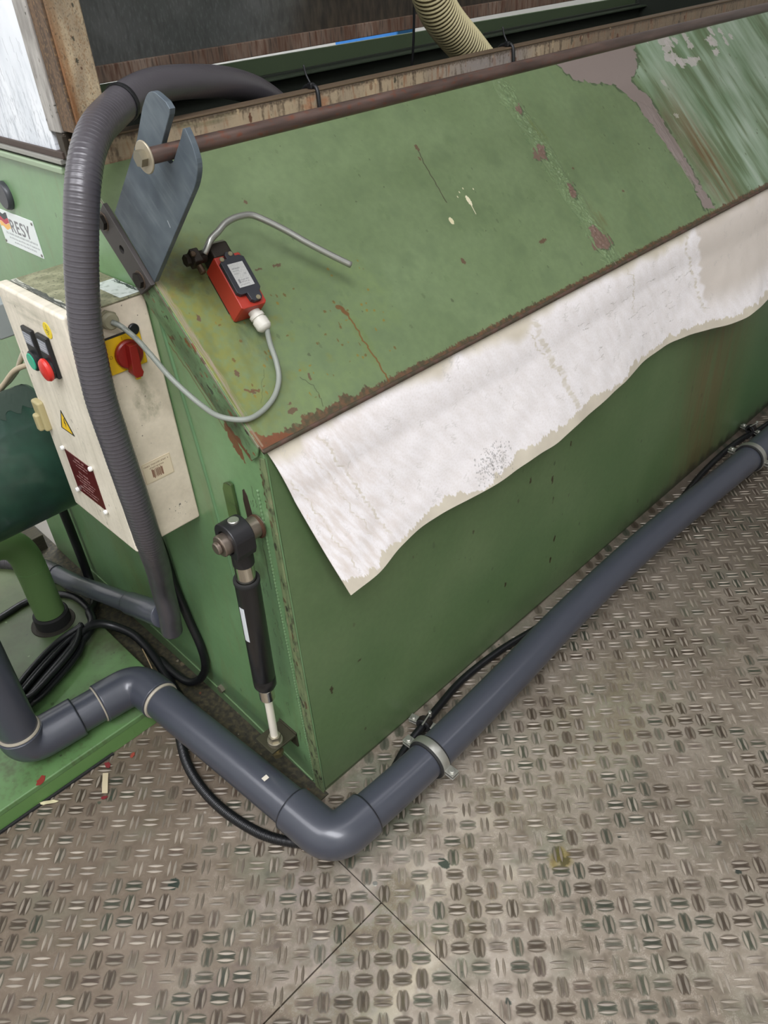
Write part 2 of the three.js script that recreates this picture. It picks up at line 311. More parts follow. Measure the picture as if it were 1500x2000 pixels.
// lid sheets
const lidBase = (x, u) => {
  const a = fbm(x * 4, u * 4, 4), b = fbm(x * 45, u * 45, 3), s = fbm(x * 38, u * 3.5, 4);
  let c = mix3(GREEN, [102, 119, 83], clamp(0.45 + a * 0.9));
  c = c.map((v) => v * (1 + b * 0.05));
  c = mix3(c, [80, 96, 66], clamp(fbm(x * 9 + 7, u * 9, 3) * 1.3 - 0.15) * 0.6);
  const far = sstep(1.235, 1.32, x + 0.02 * n2(u * 14, 3)); // streaky wet-looking end
  if (far > 0) {
    const s2 = fbm(x * 13 + 0.3 * u, u * 2.2 + 5, 4); let k = mix3([92, 116, 84], [146, 160, 142], clamp(0.42 + s2 * 0.8 + s * 0.25 + 0.5 * fbm(x * 5, u * 5, 2)));
    k = mix3(k, [72, 78, 46], clamp(-s2 * 1.1 - s * 0.5 - 0.02) * 0.8);
    k = mix3(k, [92, 74, 44], Math.exp(-(((x - 1.34 - 0.05 * u) / 0.05) ** 2)) * clamp(0.6 + s) * sstep(0.4, 0.1, u));
    c = mix3(c, k, far);
  } else if (x > 0.9) { c = mix3(c, [90, 112, 80], clamp(s * 1.2) * 0.35); }
  const grime = sstep(0.12, -0.02, x - 0.05 * u + 0.02 * n2(u * 25, 5)) * sstep(0.34, 0.26, u + 0.02 * n2(x * 30, u * 30)) * sstep(-0.02, 0.08, u);
  c = mix3(c, [112, 114, 52], grime * clamp(0.72 + fbm(x * 60, u * 60, 3) * 0.9));
  c = mix3(c, [88, 92, 46], grime * clamp(fbm(x * 20 + 3, u * 12, 3) * 1.6) * 0.8);
  const rim = 0.0006 + 0.012 * sstep(0.45, 0, x) * clamp(0.3 + fbm(x * 22, 7, 3) * 1.6) + 0.006 * clamp(fbm(x * 30, 4, 3) * 1.6 - 0.25) + 0.004 * fbm(x * 140, u * 120, 3);
  c = mix3(c, mix3([92, 60, 40], [58, 50, 32], clamp(0.5 + fbm(x * 70, u * 70, 3) * 1.5)), sstep(rim + 0.0015, rim - 0.0015, u) * 0.9);
  return c;
};
const lidDraw = (x, R) => {
  // soot and rust
  cloud(x, R, 0.075, 0.13, 0.018, 0.04, SOOT, 0.035, 70, 0.3);
  cloud(x, R, 0.045, 0.25, 0.035, 0.03, SOOT, 0.05, 70, 0.3);
  cloud(x, R, 0.01, 0.25, 0.02, 0.03, RUST, 0.04, 40, 0.3);
  cloud(x, R, 0.26, 0.15, 0.07, 0.06, OLIVE, 0.02, 70, 0.2); cloud(x, R, 0.16, 0.11, 0.16, 0.12, [116, 124, 56], 0.022, 90, 0.25);
  cloud(x, R, 0.21, 0.1, 0.08, 0.08, OLIVE, 0.012, 60, 0.2);
  for (let i = 0; i < 160; i++) { const px = 0.02 + R() * 0.3, py = 0.02 + R() * 0.17; if (fbm(px * 14, py * 14, 2) < 0.02) continue; flake(x, around(px, py, 0.0006 + R() * 0.0022, 0.0006 + R() * 0.003, 6), R() > 0.5 ? [122, 96, 30] : [92, 70, 28], 0.75, 0.0008, i); }
  for (let i = 0; i < 9; i++) cloud(x, R, 0.09 + R() * 0.08, 0.04 + R() * 0.12, 0.007, 0.007, [130, 112, 30], 0.05, 14, 0.5);
  // paint chips down to the primer
  for (const [px, py, a, b] of [[0.145, 0.225, 0.006, 0.002], [0.176, 0.221, 0.008, 0.0022], [0.066, 0.023, 0.008, 0.004], [0.12, 0.055, 0.0025, 0.005], [0.068, 0.033, 0.004, 0.002], [0.504, 0.119, 0.004, 0.006], [0.706, 0.095, 0.012, 0.004], [0.189, 0.325, 0.003, 0.003], [0.557, 0.33, 0.004, 0.007], [0.548, 0.31, 0.002, 0.004], [0.02, 0.19, 0.002, 0.006], [0.024, 0.1, 0.0025, 0.006], [0.03, 0.07, 0.003, 0.004], [0.9, 0.2, 0.003, 0.003], [1.0, 0.12, 0.004, 0.002]]) flake(x, around(px, py, a, b, 10), [86, 66, 48], 0.92, 0.002, px * 100);
  line(x, [[0.232, 0.129], [0.237, 0.1], [0.235, 0.069], [0.237, 0.037], [0.234, -0.003]], 0.0026, [104, 66, 26], 0.9, 0.002);
  line(x, [[0.229, 0.132], [0.236, 0.115]], 0.007, [98, 62, 26], 0.8, 0.002);
  cloud(x, R, 0.237, 0.06, 0.012, 0.05, [120, 104, 34], 0.03, 30);
  line(x, [[0.556, 0.325], [0.551, 0.3], [0.549, 0.262], [0.546, 0.223]], 0.002, [60, 56, 40], 0.8, 0.001);
  line(x, [[0.106, 0.06], [0.118, 0.04], [0.113, 0.01]], 0.001, [50, 56, 36], 0.7, 0.002);
  line(x, [[0.03, 0.05], [0.062, 0.09]], 0.0008, [60, 66, 40], 0.5, 0.002);
  line(x, [[0.02, 0.075], [0.04, 0.068]], 0.003, [92, 62, 36], 0.8, 0.003);
  // cream drips
  flake(x, around(0.596, 0.212, 0.0045, 0.011, 12), [214, 205, 176], 0.95, 0.001); line(x, [[0.595, 0.203], [0.593, 0.186]], 0.002, [208, 198, 170], 0.9);
  flake(x, around(0.532, 0.19, 0.0045, 0.007, 12), [205, 196, 160], 0.95, 0.001);
  for (const [a, b] of [[0.6, 0.236], [0.622, 0.229], [0.587, 0.232], [0.577, 0.225]]) flake(x, around(a, b, 0.0013, 0.0022, 8), [205, 196, 165], 0.9, 0.0005);
  // rusty lower edge and left corner
  flake(x, [[-0.008, -0.008], [-0.008, 0.028], [0.0, 0.02], [0.008, 0.008], [0.03, 0.006], [0.05, -0.008]], [106, 58, 30], 0.8, 0.004, 4);
  for (let i = 0; i < 26; i++) line(x, [[-0.004 + R() * 0.006, 0.03 + R() * 0.28], [-0.003 + R() * 0.006, 0.03 + R() * 0.28]], 0.0012, [140, 126, 112], 0.25, 0.002);
  line(x, [[-0.003, 0], [-0.003, 0.3]], 0.003, [132, 120, 104], 0.7, 0.002);
  specks(x, R, 420, [0, 2.3, 0, 0.43], 0.0005, 0.003, [[70, 82, 52], [62, 70, 46], [78, 90, 60]], 0.7, 1.4);
  for (let i = 0; i < 30; i++) { const px = 0.15 + R() * 0.7, py = 0.1 + R() * 0.3, s = 0.004 + R() * 0.008; cloud(x, R, px, py, s, s * 1.4, [64, 84, 58], 0.06, 12, 0.5); }
  // crinkled paint band over the weld
  for (let i = 0; i < 420; i++) { const t = R(), px = 0.85 + (R() - 0.5) * 0.055, py = t * 0.4; line(x, [[px, py], [px + (R() - 0.5) * 0.016, py + (R() - 0.5) * 0.02]], 0.0008 + R() * 0.0012, R() > 0.5 ? [128, 152, 108] : [72, 94, 62], 0.55, 0.002); }
  for (const P of [[[0.83, 0.268], [0.862, 0.262], [0.846, 0.245], [0.838, 0.232], [0.812, 0.244]], [[0.858, 0.178], [0.875, 0.173], [0.866, 0.15], [0.85, 0.142], [0.84, 0.15]], [[0.83, 0.08], [0.855, 0.083], [0.868, 0.062], [0.88, 0.056], [0.88, 0.034], [0.852, 0.026], [0.82, 0.038]], [[0.84, 0.35], [0.87, 0.355], [0.866, 0.34], [0.845, 0.332]]]) { flake(x, P.map(([a, b]) => [a + 0.003, b - 0.003]), [58, 70, 46], 0.7, 0.004, 2); flake(x, P, [104, 84, 72], 1, 0.004, P[0][0] * 10); }
  cloud(x, R, 0.87, 0.29, 0.012, 0.03, [80, 82, 36], 0.06, 30); cloud(x, R, 0.885, 0.09, 0.012, 0.04, [78, 70, 36], 0.06, 30);
  // bare primer patch along the second weld
  flake(x, [[1.03, 0.44], [1.042, 0.405], [1.061, 0.372], [1.12, 0.352], [1.181, 0.336], [1.215, 0.288], [1.225, 0.194], [1.238, 0.092], [1.217, 0.01], [1.265, 0.002], [1.262, 0.06], [1.27, 0.131], [1.274, 0.21], [1.279, 0.288], [1.25, 0.335], [1.312, 0.363], [1.36, 0.44]], [64, 78, 52], 0.8, 0.008, 3);
  flake(x, [[1.03, 0.44], [1.045, 0.408], [1.064, 0.375], [1.12, 0.355], [1.184, 0.339], [1.218, 0.288], [1.228, 0.194], [1.241, 0.092], [1.222, 0.012], [1.262, 0.002], [1.258, 0.06], [1.266, 0.131], [1.27, 0.21], [1.276, 0.286], [1.246, 0.333], [1.308, 0.365], [1.35, 0.44]], [124, 112, 106], 1, 0.007, 5);
  for (let i = 0; i < 60; i++) line(x, [[1.225 + R() * 0.045, 0.05 + R() * 0.25], [1.235 + R() * 0.03, 0.03 + R() * 0.25]], 0.002, R() > 0.5 ? [140, 128, 124] : [100, 88, 84], 0.35, 0.003);
  cloud(x, R, 1.3, 0.14, 0.03, 0.12, [84, 62, 36], 0.05, 60);
  for (let i = 0; i < 26; i++) { const px = 1.38 + R() * 0.42, py = 0.34 + R() * 0.09; flake(x, around(px, py, 0.006 + R() * 0.02, 0.004 + R() * 0.012, 8), [168, 160, 156], 0.85, 0.006, i); }
  for (const [a, b] of [[1.36, 0.31], [1.33, 0.23]]) flake(x, around(a, b, 0.009, 0.008, 7), [160, 156, 146], 0.8, 0.004);
  for (let i = 0; i < 70; i++) { const px = 1.3 + R() * 1.1, py = 0.12 + R() * 0.3, L = 0.05 + R() * 0.2; line(x, [[px, py], [px + 0.01 * R(), py - L]], 0.001 + R() * 0.005, R() > 0.45 ? [150, 164, 142] : [70, 78, 44], 0.16, 0.003); }
};
const lidSheets = [];
for (const [a, b, w] of [[-0.007, 0.852, 2048], [0.852, 2.66, 2048]]) {
  const t = tex(painted(w, a < 0.5 ? 1024 : 512, [a, b, -0.02, 0.45], lidBase, lidDraw));
  const g = planarUV(new RoundedBoxGeometry(b - a, 0.445, 0.004, 2, 0.0015).translate((a + b) / 2, 0.2125, -0.002), 'x', a, b, 'y', -0.02, 0.45);
  lidSheets.push(part('lid_sheet', onLid(g), std({ map: t, roughness: a < 0.5 ? 0.5 : 0.42 }), tank));
}
// buckled paint over the lid weld: a low crumpled strip with its own relief
{
  const g = sheet((s, t) => { const u = 0.003 + t * 0.415, w = 0.029 * (0.8 + 0.25 * n2(u * 9, s > 0.5 ? 4 : 9)), x = 0.852 + (s - 0.5) * 2 * w; const edge = Math.sin(Math.PI * s) ** 0.5; const h = 0.0003 + edge * (0.0007 + 0.0022 * Math.abs(n2(x * 70, u * 55)) + 0.0008 * n2(x * 160, u * 150)); return lidPt(x, u, h); }, 26, 200, 0.0004);
  const gm = tex(painted(256, 1024, [0.815, 0.889, 0.003, 0.418], lidBase, lidDraw));
  part('buckled_paint_strip', g, std({ map: gm, roughness: 0.45 }), tank);
}
// lid: front lip, side skirt, rusty edge
const skirtMap = tex(painted(256, 1024, [-0.06, 0.0, -0.03, 0.43], (n, u) => { const a = fbm(n * 20, u * 9, 4), b = fbm(n * 90, u * 50, 3); let c = mix3([96, 128, 88], [80, 104, 70], clamp(0.5 + a)); c = mix3(c, [52, 58, 38], clamp(b * 1.4 - 0.15 + a * 0.5) * 0.6); return c; }, (x, R) => {
  line(x, [[-0.003, 0], [-0.003, 0.42]], 0.004, [126, 110, 96], 0.7, 0.003);
  specks(x, R, 120, [-0.06, 0, -0.03, 0.3], 0.0006, 0.004, [RUST, DRUST, SOOT], 0.8, 2);
  flake(x, [[-0.05, -0.02], [-0.036, -0.02], [-0.034, 0.03], [-0.045, 0.065], [-0.052, 0.06]], [96, 54, 30], 0.9, 0.004);
  for (let i = 0; i < 22; i++) line(x, [[-0.05 + R() * 0.006, 0.02 + R() * 0.15], [-0.048, 0.05 + R() * 0.15]], 0.0015, RUST, 0.5, 0.002);
  cloud(x, R, -0.03, 0.1, 0.02, 0.1, SOOT, 0.03, 60);
}));
{ // skirt: outline in (z, y) on the end face
  const P = (u, o) => { const p = lidPt(0, u, o); return [p.z, p.y]; };
  const g = plateX([P(0.0, -0.001), P(-0.008, -0.02), P(-0.006, -0.04), P(0.03, -0.044), P(0.12, -0.048), P(0.43, -0.048), P(0.43, -0.001)], -0.0085, 0.003, 0.0006);
  const p = g.attributes.position, uv = new Float32Array(p.count * 2);
  for (let i = 0; i < p.count; i++) { const d = V(p.getX(i), p.getY(i), p.getZ(i)).sub(LQ); uv[i * 2] = (d.dot(NO) + 0.06) / 0.06; uv[i * 2 + 1] = (d.dot(E) + 0.03) / 0.46; }
  g.setAttribute('uv', new THREE.BufferAttribute(uv, 2));
  part('lid_side_skirt', g, std({ map: skirtMap, roughness: 0.5 }), tank);
}
const rustEdge = std({ map: tex(painted(1024, 32, [0, 2.66, 0, 0.02], (x, y) => mix3([82, 60, 50], [58, 52, 36], clamp(0.5 + fbm(x * 30, y * 60, 4) * 1.4)))), roughness: 0.7 });
part('lid_lip', planarUV(sweep([lidPt(-0.006, -0.0085, -0.001), lidPt(1.3, -0.0085, -0.001), lidPt(2.66, -0.0085, -0.001)], 0.0036, { seg: 40, rad: 8 }), 'x', 0, 2.66, 'y', 0.77, 0.79), rustEdge, tank);

// end wall
const endCol = (z, y) => {
  const a = fbm(z * 4, y * 3, 4), b = fbm(z * 40, y * 40, 3), s = fbm(z * 30, y * 4, 3);
  let c = mix3([112, 148, 104], [102, 136, 92], clamp(0.5 + a)); c = c.map((v) => v * (1 + 0.04 * b));
  c = mix3(c, [112, 116, 74], clamp(s * 1.3 - 0.2) * 0.4);
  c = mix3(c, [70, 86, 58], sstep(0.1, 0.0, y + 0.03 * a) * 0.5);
  return c;
};
const endMap = tex(painted(1536, 1536, [-1.2, 0, 0, 1.1], endCol, (x, R) => {
  // seam near the floor
  line(x, [[-0.92, 0.052], [-0.6, 0.045], [-0.3, 0.035], [-0.03, 0.012]], 0.003, [110, 96, 42], 0.8, 0.002);
  line(x, [[-0.92, 0.049], [-0.3, 0.032], [-0.03, 0.009]], 0.0015, [54, 64, 42], 0.8, 0.001);
  for (let i = 0; i < 40; i++) { const z = -0.9 + R() * 0.75; line(x, [[z, 0.05], [z + 0.02, 0.05 + R() * 0.12]], 0.004 + R() * 0.008, [120, 108, 52], 0.08, 0.004); }
  cloud(x, R, -0.62, 0.2, 0.06, 0.12, [124, 104, 50], 0.03, 60); cloud(x, R, -0.3, 0.06, 0.2, 0.03, [60, 66, 40], 0.04, 60);
  // scratches and soot near the corner strip
  for (let i = 0; i < 46; i++) { const y = 0.05 + R() * 0.65, z = -0.02 - R() * 0.05; line(x, [[z, y], [z + (R() - 0.5) * 0.004, y - 0.004 - R() * 0.02]], 0.0012, [50, 56, 38], 0.7, 0.002); }
  line(x, [[-0.045, 0.58], [-0.046, 0.5]], 0.0018, [44, 50, 34], 0.7, 0.001);
  flake(x, [[-0.014, 0.745], [-0.004, 0.75], [-0.004, 0.66], [-0.011, 0.64], [-0.016, 0.68]], [66, 42, 26], 0.9, 0.004);
  // rust patch by the lid skirt and by the lower strut bracket
  flake(x, [[-0.088, 0.785], [-0.07, 0.79], [-0.048, 0.75], [-0.05, 0.735], [-0.072, 0.752]], [104, 60, 34], 0.9, 0.004);
  line(x, [[-0.2, 0.885], [-0.15, 0.845], [-0.085, 0.775]], 0.0025, [96, 80, 42], 0.8, 0.002);
  cloud(x, R, -0.12, 0.13, 0.04, 0.04, [32, 36, 24], 0.06, 60); cloud(x, R, -0.07, 0.56, 0.025, 0.05, [48, 40, 26], 0.05, 50);
  cloud(x, R, -0.3, 0.95, 0.12, 0.05, [80, 100, 70], 0.03, 40);
  specks(x, R, 240, [-1.1, 0, 0, 1.08], 0.0006, 0.0025, [[60, 76, 50], [50, 46, 32], [84, 110, 78]], 0.7, 2);
}));
const endMat = phys({ map: endMap, roughness: 0.38, clearcoat: 0.4, clearcoatRoughness: 0.3 });
const endOutline = [[0, 0.0], [0, 0.77], [-0.018, 0.785], [-0.305, 1.07], [-0.33, 1.085], [-1.12, 1.085], [-1.12, 0.0]];
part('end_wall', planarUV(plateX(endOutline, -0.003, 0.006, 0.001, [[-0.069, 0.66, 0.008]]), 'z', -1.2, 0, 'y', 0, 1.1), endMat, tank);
part('end_wall', plateX(endOutline, TX - 0.006, 0.006, 0.001), M.greenPlain, tank);
part('back_wall', span(0.004, TX - 0.006, 0, 1.03, -1.118, -1.108, 0.001), M.greenPlain, tank);
part('end_wall_rim', span(-0.012, 0.01, 1.078, 1.088, -1.12, -0.36, 0.003), std({ color: '#8fa184', roughness: 0.4 }), tank);
// folded vertical strip along the front corner
const cornerMap = tex(painted(128, 1024, [-0.03, 0, 0, 0.78], (z, y) => { const a = fbm(z * 60, y * 16, 4), b = fbm(z * 140, y * 60, 3); let c = mix3([112, 124, 86], [88, 106, 72], clamp(0.5 + a)); c = mix3(c, [48, 42, 30], clamp(a * 1.2 + b * 1.2 - 0.25) * 0.8); return c; }, (x, R) => { specks(x, R, 90, [-0.03, 0, 0, 0.75], 0.0008, 0.004, [DRUST, SOOT, [130, 126, 96]], 0.85, 2.5); }));
part('corner_strip', planarUV(plateX([[0.002, 0.0], [0.002, 0.765], [-0.010, 0.762], [-0.013, 0.55], [-0.02, 0.3], [-0.022, 0.0]], -0.0055, 0.003, 0.0008), 'z', -0.03, 0.0, 'y', 0, 0.78), std({ map: cornerMap, roughness: 0.6 }), tank);
part('weld_bead', sweep([[-0.0035, 0.012, -0.022], [-0.0035, 0.2, -0.026], [-0.0035, 0.45, -0.03], [-0.0035, 0.7, -0.03]], (s) => 0.0022 + 0.0006 * Math.sin(s * 900), { step: 0.002, rad: 7 }), std({ color: '#64815b', roughness: 0.5 }), tank);
part('bottom_seam', sweep([[-0.0035, 0.053, -0.95], [-0.0035, 0.046, -0.6], [-0.0035, 0.034, -0.3], [-0.0035, 0.01, -0.03]], 0.0022, { rad: 7 }), std({ color: '#5c7650', roughness: 0.5 }), tank);
part('vertical_rib', sweep([[-0.002, 0.93, -0.2], [-0.002, 0.6, -0.165], [-0.002, 0.3, -0.15], [-0.002, 0.06, -0.15]], 0.004, { rad: 8 }), std({ color: '#5d7f59', roughness: 0.45 }), tank);
// base plate, drain plug, slot and its guide tab
part('wall_bolt', hexagon(V(-0.003, 0.052, -0.318), V(-1, 0, 0), 0.009, 0.008), std({ color: '#6d6a58', roughness: 0.6, metalness: 0.4 }), tank);
part('guide_tab', plateX([[-0.119, 0.6], [-0.119, 0.665], [-0.114, 0.676], [-0.1, 0.684], [-0.092, 0.682], [-0.09, 0.6]], -0.009, 0.005, 0.001), std({ map: cornerMap, color: '#b9d0a6', roughness: 0.5 }), tank);
part('slot_liner', plateX([[-0.072, 0.6], [-0.074, 0.66], [-0.071, 0.681], [-0.067, 0.684], [-0.062, 0.674], [-0.055, 0.62], [-0.053, 0.6]], -0.0042, 0.002, 0.0004), std({ color: '#35261f', roughness: 0.6, metalness: 0.3 }), tank);

// front wall
const frontMap = tex(painted(2048, 700, [0, 2.4, 0, 0.8], (x, y) => {
  const a = fbm(x * 3, y * 3, 4), b = fbm(x * 50, y * 50, 3), s = fbm(x * 26, y * 2, 4);
  let c = mix3([94, 115, 78], [84, 107, 70], clamp(0.5 + a)); c = c.map((v) => v * (1 + 0.04 * b));
  const brown = Math.exp(-(((x - 1.43 - 0.05 * (0.4 - y)) / 0.14) ** 2)) * clamp(0.75 + s * 1.1); c = mix3(c, [104, 90, 60], clamp(brown) * 0.8);
  const pale = sstep(1.62, 1.9, x) * sstep(0.28, 0.45, y + 0.05 * a); c = mix3(c, [126, 140, 118], pale * clamp(0.7 + s));  // pale grey patch: a reflection painted into the wall colour
  c = mix3(c, [70, 104, 70], sstep(1.6, 1.75, x) * (1 - pale) * 0.5);
  c = mix3(c, [84, 106, 70], clamp(s * 1.2 - 0.1) * 0.3);
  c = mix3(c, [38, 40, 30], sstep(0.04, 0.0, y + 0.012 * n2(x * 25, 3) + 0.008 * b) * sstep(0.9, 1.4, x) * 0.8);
  return c;
}, (x, R) => {
  for (let i = 0; i < 60; i++) { const px = 1.3 + R() * 0.26, py = 0.05 + R() * 0.5; line(x, [[px, py], [px + 0.004, py - 0.05 - R() * 0.12]], 0.001 + R() * 0.003, R() > 0.4 ? [76, 56, 34] : [120, 104, 70], 0.3, 0.003); }
  for (const [px, py, a, b] of [[0.05, 0.25, 0.004, 0.01], [0.12, 0.27, 0.006, 0.003], [0.62, 0.4, 0.004, 0.007], [0.7, 0.36, 0.003, 0.012], [0.71, 0.3, 0.002, 0.008], [0.73, 0.18, 0.004, 0.008], [0.72, 0.12, 0.004, 0.01], [0.76, 0.42, 0.002, 0.008], [0.55, 0.16, 0.004, 0.006], [0.12, 0.52, 0.005, 0.01]]) flake(x, around(px, py, a, b, 8), [54, 46, 30], 0.85, 0.003, px * 50);
  specks(x, R, 170, [0, 2.2, 0, 0.5], 0.0006, 0.004, [[52, 62, 42], [70, 84, 56], [54, 44, 30]], 0.6, 2);
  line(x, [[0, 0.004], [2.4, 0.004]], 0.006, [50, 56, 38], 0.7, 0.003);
}));
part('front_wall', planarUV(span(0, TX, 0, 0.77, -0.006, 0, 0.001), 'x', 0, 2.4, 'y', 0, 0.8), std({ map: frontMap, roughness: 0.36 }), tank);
// trough behind the lid
part('trough_walls', [span(0.01, TX, 0.45, 1.04, -1.075, -1.065), span(0.01, TX, 0.45, 1.08, -0.36, -0.35), span(0.01, TX, 0.44, 0.45, -1.07, -0.35), span(0.004, 0.012, 0.45, 1.08, -1.07, -0.35), span(TX - 0.01, TX, 0, 1.08, -1.1, -0.36)], M.inner, tank);
{ // rear rim, very slightly out of line with the enclosure above it
  const g = span(-0.01, TX, -0.04, 0, -0.012, 0.0, 0.002); g.rotateZ(-0.0075).translate(0, 1.0842, -1.085);
  part('rear_rim', g, std({ color: '#414f37', roughness: 0.6 }), tank);
  part('rear_rim_flange', span(0.02, TX, 1.028, 1.034, -1.09, -1.035, 0.002), std({ color: '#2f3a2a', roughness: 0.6 }), tank);
}
// rusty cream rail along the top of the lid
const railCol = (x, y) => {
  const s = fbm(x * 55, y * 9, 4), a = fbm(x * 7, 2, 3), f = fbm(x * 160, y * 160, 2);
  let c = mix3([166, 148, 120], [140, 126, 106], clamp(0.5 + a)); c = mix3(c, [128, 121, 118], sstep(0.62, 0.8, x) * sstep(1.02, 0.9, x) * 0.9); c = mix3(c, [96, 82, 68], sstep(0.95, 1.2, x) * 0.7);
  c = mix3(c, [116, 66, 38], clamp(s * 1.5 - 0.3 + 0.4 * a) * 0.7); c = mix3(c, [62, 50, 38], clamp(-s * 1.8 - 0.3 + f * 0.5) * 0.9); c = mix3(c, [196, 180, 152], clamp(f * 0.9 - 0.1) * 0.4);
  c = mix3(c, [60, 48, 36], sstep(1.115, 1.122, y + 0.004 * f) * 0.8);
  c = mix3(c, [92, 52, 32], sstep(1.094, 1.086, y + 0.004 * f) * sstep(0.3, 0, x) * 0.9);
  return c;
};
part('top_rail', planarUV(span(-0.004, TX, 1.078, 1.124, -0.33, -0.303, 0.004), 'x', 0, 2.3, 'y', 1.08, 1.13), std({ map: tex(painted(2048, 64, [0, 2.3, 1.08, 1.13], railCol, (x, R) => { specks(x, R, 200, [0, 2.3, 1.08, 1.13], 0.0006, 0.004, [DRUST, [70, 36, 20], SOOT, [184, 164, 130]], 0.8, 2); cloud(x, R, 0.4, 1.105, 0.025, 0.012, [150, 70, 24], 0.08, 30); cloud(x, R, 0.05, 1.1, 0.05, 0.018, [120, 60, 30], 0.03, 40); cloud(x, R, 0.2, 1.116, 0.06, 0.006, [60, 62, 34], 0.08, 40); })), roughness: 0.6 }), tank);
part('rail_angle', span(-0.004, TX, 1.1225, 1.1255, -0.328, -0.3025, 0.001), std({ color: '#655543', roughness: 0.6, metalness: 0.3 }), tank);

// ---------------------------------------------------------------- enclosure standing on the tank
{
  const t = thing('machine_enclosure', 'scratched pale metal enclosure with rusty cream corner post on top of the tank', 'enclosure');
  const postCol = (flip) => (x, y) => { const s = fbm(x * 90 + flip, y * 7, 4), a = fbm(x * 30, y * 12, 4), f = fbm(x * 200, y * 120, 3); let c = flip ? mix3([98, 76, 54], [66, 50, 36], clamp(0.5 + s * 1.4)) : mix3([178, 162, 132], [142, 126, 102], clamp(0.4 + a * 1.2)); c = mix3(c, flip ? [160, 128, 84] : [104, 72, 42], clamp(f * 1.6 - 0.2 + s * 0.6) * 0.7); if (!flip) { c = mix3(c, [112, 70, 36], sstep(0.017, 0.0, x + 0.006 * s) * 0.8); c = mix3(c, [112, 100, 82], sstep(1.2, 1.32, y) * 0.7); } c = mix3(c, [40, 34, 26], clamp(-f * 1.5 - 0.35) * 0.8); return c; };
  const post = part('corner_post', planarUV(span(0, 0.046, 1.132, 2.6, -0.338, -0.3, 0.003), 'x', 0, 0.046, 'y', 1.1, 1.5), std({ map: tex(painted(96, 768, [0, 0.046, 1.1, 1.5], postCol(0), (x, R) => specks(x, R, 34, [0, 0.046, 1.12, 1.4], 0.0005, 0.002, [SOOT, DRUST], 0.85, 2))), roughness: 0.6 }), t);
  part('rusty_side', planarUV(plateX([[-0.338, 1.134], [-0.301, 1.134], [-0.301, 2.6], [-0.338, 2.6]], -0.003, 0.003, 0.0005), 'z', -0.34, -0.3, 'y', 1.1, 1.5), std({ map: tex(painted(96, 768, [-0.34, -0.3, 1.1, 1.5], postCol(5))), roughness: 0.6 }), post);
  part('side_frame', planarUV(span(-0.006, 0.012, 1.131, 2.6, -0.375, -0.339, 0.002), 'z', -0.38, -0.33, 'y', 1.1, 1.5), std({ map: tex(painted(96, 768, [-0.38, -0.33, 1.1, 1.5], (z, y) => { const a = fbm(z * 50, y * 14, 4); return mix3([172, 168, 162], [134, 130, 124], clamp(0.45 + a * 1.1)); }, (x, R) => { specks(x, R, 30, [-0.375, -0.335, 1.14, 1.4], 0.0005, 0.002, [SOOT, [84, 80, 70]], 0.8, 1.6); })), roughness: 0.4, metalness: 0.3 }), t);
  part('side_panel', planarUV(span(-0.004, 0.004, 1.106, 2.6, -1.09, -0.374, 0.001), 'z', -1.1, -0.37, 'y', 1.1, 1.8), std({ map: tex(painted(1024, 1024, [-1.1, -0.37, 1.1, 1.8], (z, y) => { const s = fbm(z * 70, y * 9, 4), a = fbm(z * 8, y * 6, 3), f = fbm(z * 160, y * 50, 3); let c = mix3([232, 236, 240], [206, 212, 218], clamp(0.4 + a)); c = mix3(c, [150, 158, 166], clamp(s * 1.3 - 0.12) * sstep(1.24, 1.14, y - 0.05 * a) * 0.8); c = mix3(c, [128, 134, 140], clamp(f * 1.4 - 0.3) * sstep(1.22, 1.12, y)); return c; }, (x, R) => { for (let i = 0; i < 90; i++) { const z = -0.75 + R() * 0.36, y = 1.11 + R() * 0.13; line(x, [[z, y], [z + 0.002, y - 0.004 - R() * 0.02]], 0.0008, [110, 116, 122], 0.5, 0.002); } })), roughness: 0.35, metalness: 0.1 }), t);
  part('sill_strip', span(-0.008, 0.004, 1.0985, 1.107, -1.09, -0.35, 0.001), std({ color: '#4b3f38', roughness: 0.6, metalness: 0.3 }), t);
  part('sill_channel', span(-0.012, 0.004, 1.092, 1.0985, -1.09, -0.352, 0.001), std({ color: '#9b9a92', roughness: 0.4, metalness: 0.5 }), t);
  part('sill_gasket', span(-0.006, 0.004, 1.0875, 1.092, -1.09, -0.352, 0.001), std({ color: '#2a2a20', roughness: 0.7 }), t);
  part('corner_foot', [span(-0.004, 0.03, 1.1, 1.131, -0.362, -0.339, 0.002), span(-0.007, 0.0, 1.087, 1.128, -0.345, -0.338, 0.001)], std({ color: '#40392f', roughness: 0.6, metalness: 0.4 }), t);
  part('rear_panel', planarUV(span(0.0, TX, 1.1, 2.6, -1.1, -1.094, 0.001), 'x', 0, 2.6, 'y', 1.1, 1.7), std({ map: tex(painted(2048, 512, [0, 2.6, 1.1, 1.7], (x, y) => { const s = fbm(x * 40, y * 10, 4), a = fbm(x * 3, y * 4, 3), f = fbm(x * 120, y * 40, 3); let c = mix3([112, 114, 111], [88, 91, 88], clamp(0.5 + a)); c = mix3(c, [150, 154, 152], clamp(f * 1.2 - 0.1) * 0.5); c = mix3(c, [70, 72, 68], clamp(s * 1.2) * 0.5); const br = sstep(0.85, 1.2, x + 0.1 * a); c = mix3(c, mix3([84, 74, 60], [56, 50, 44], clamp(0.5 + s)), br * 0.9); return c; })), roughness: 0.45, metalness: 0.3 }), t);  // upper part, out of view, raised to keep the rear lamp off the lid
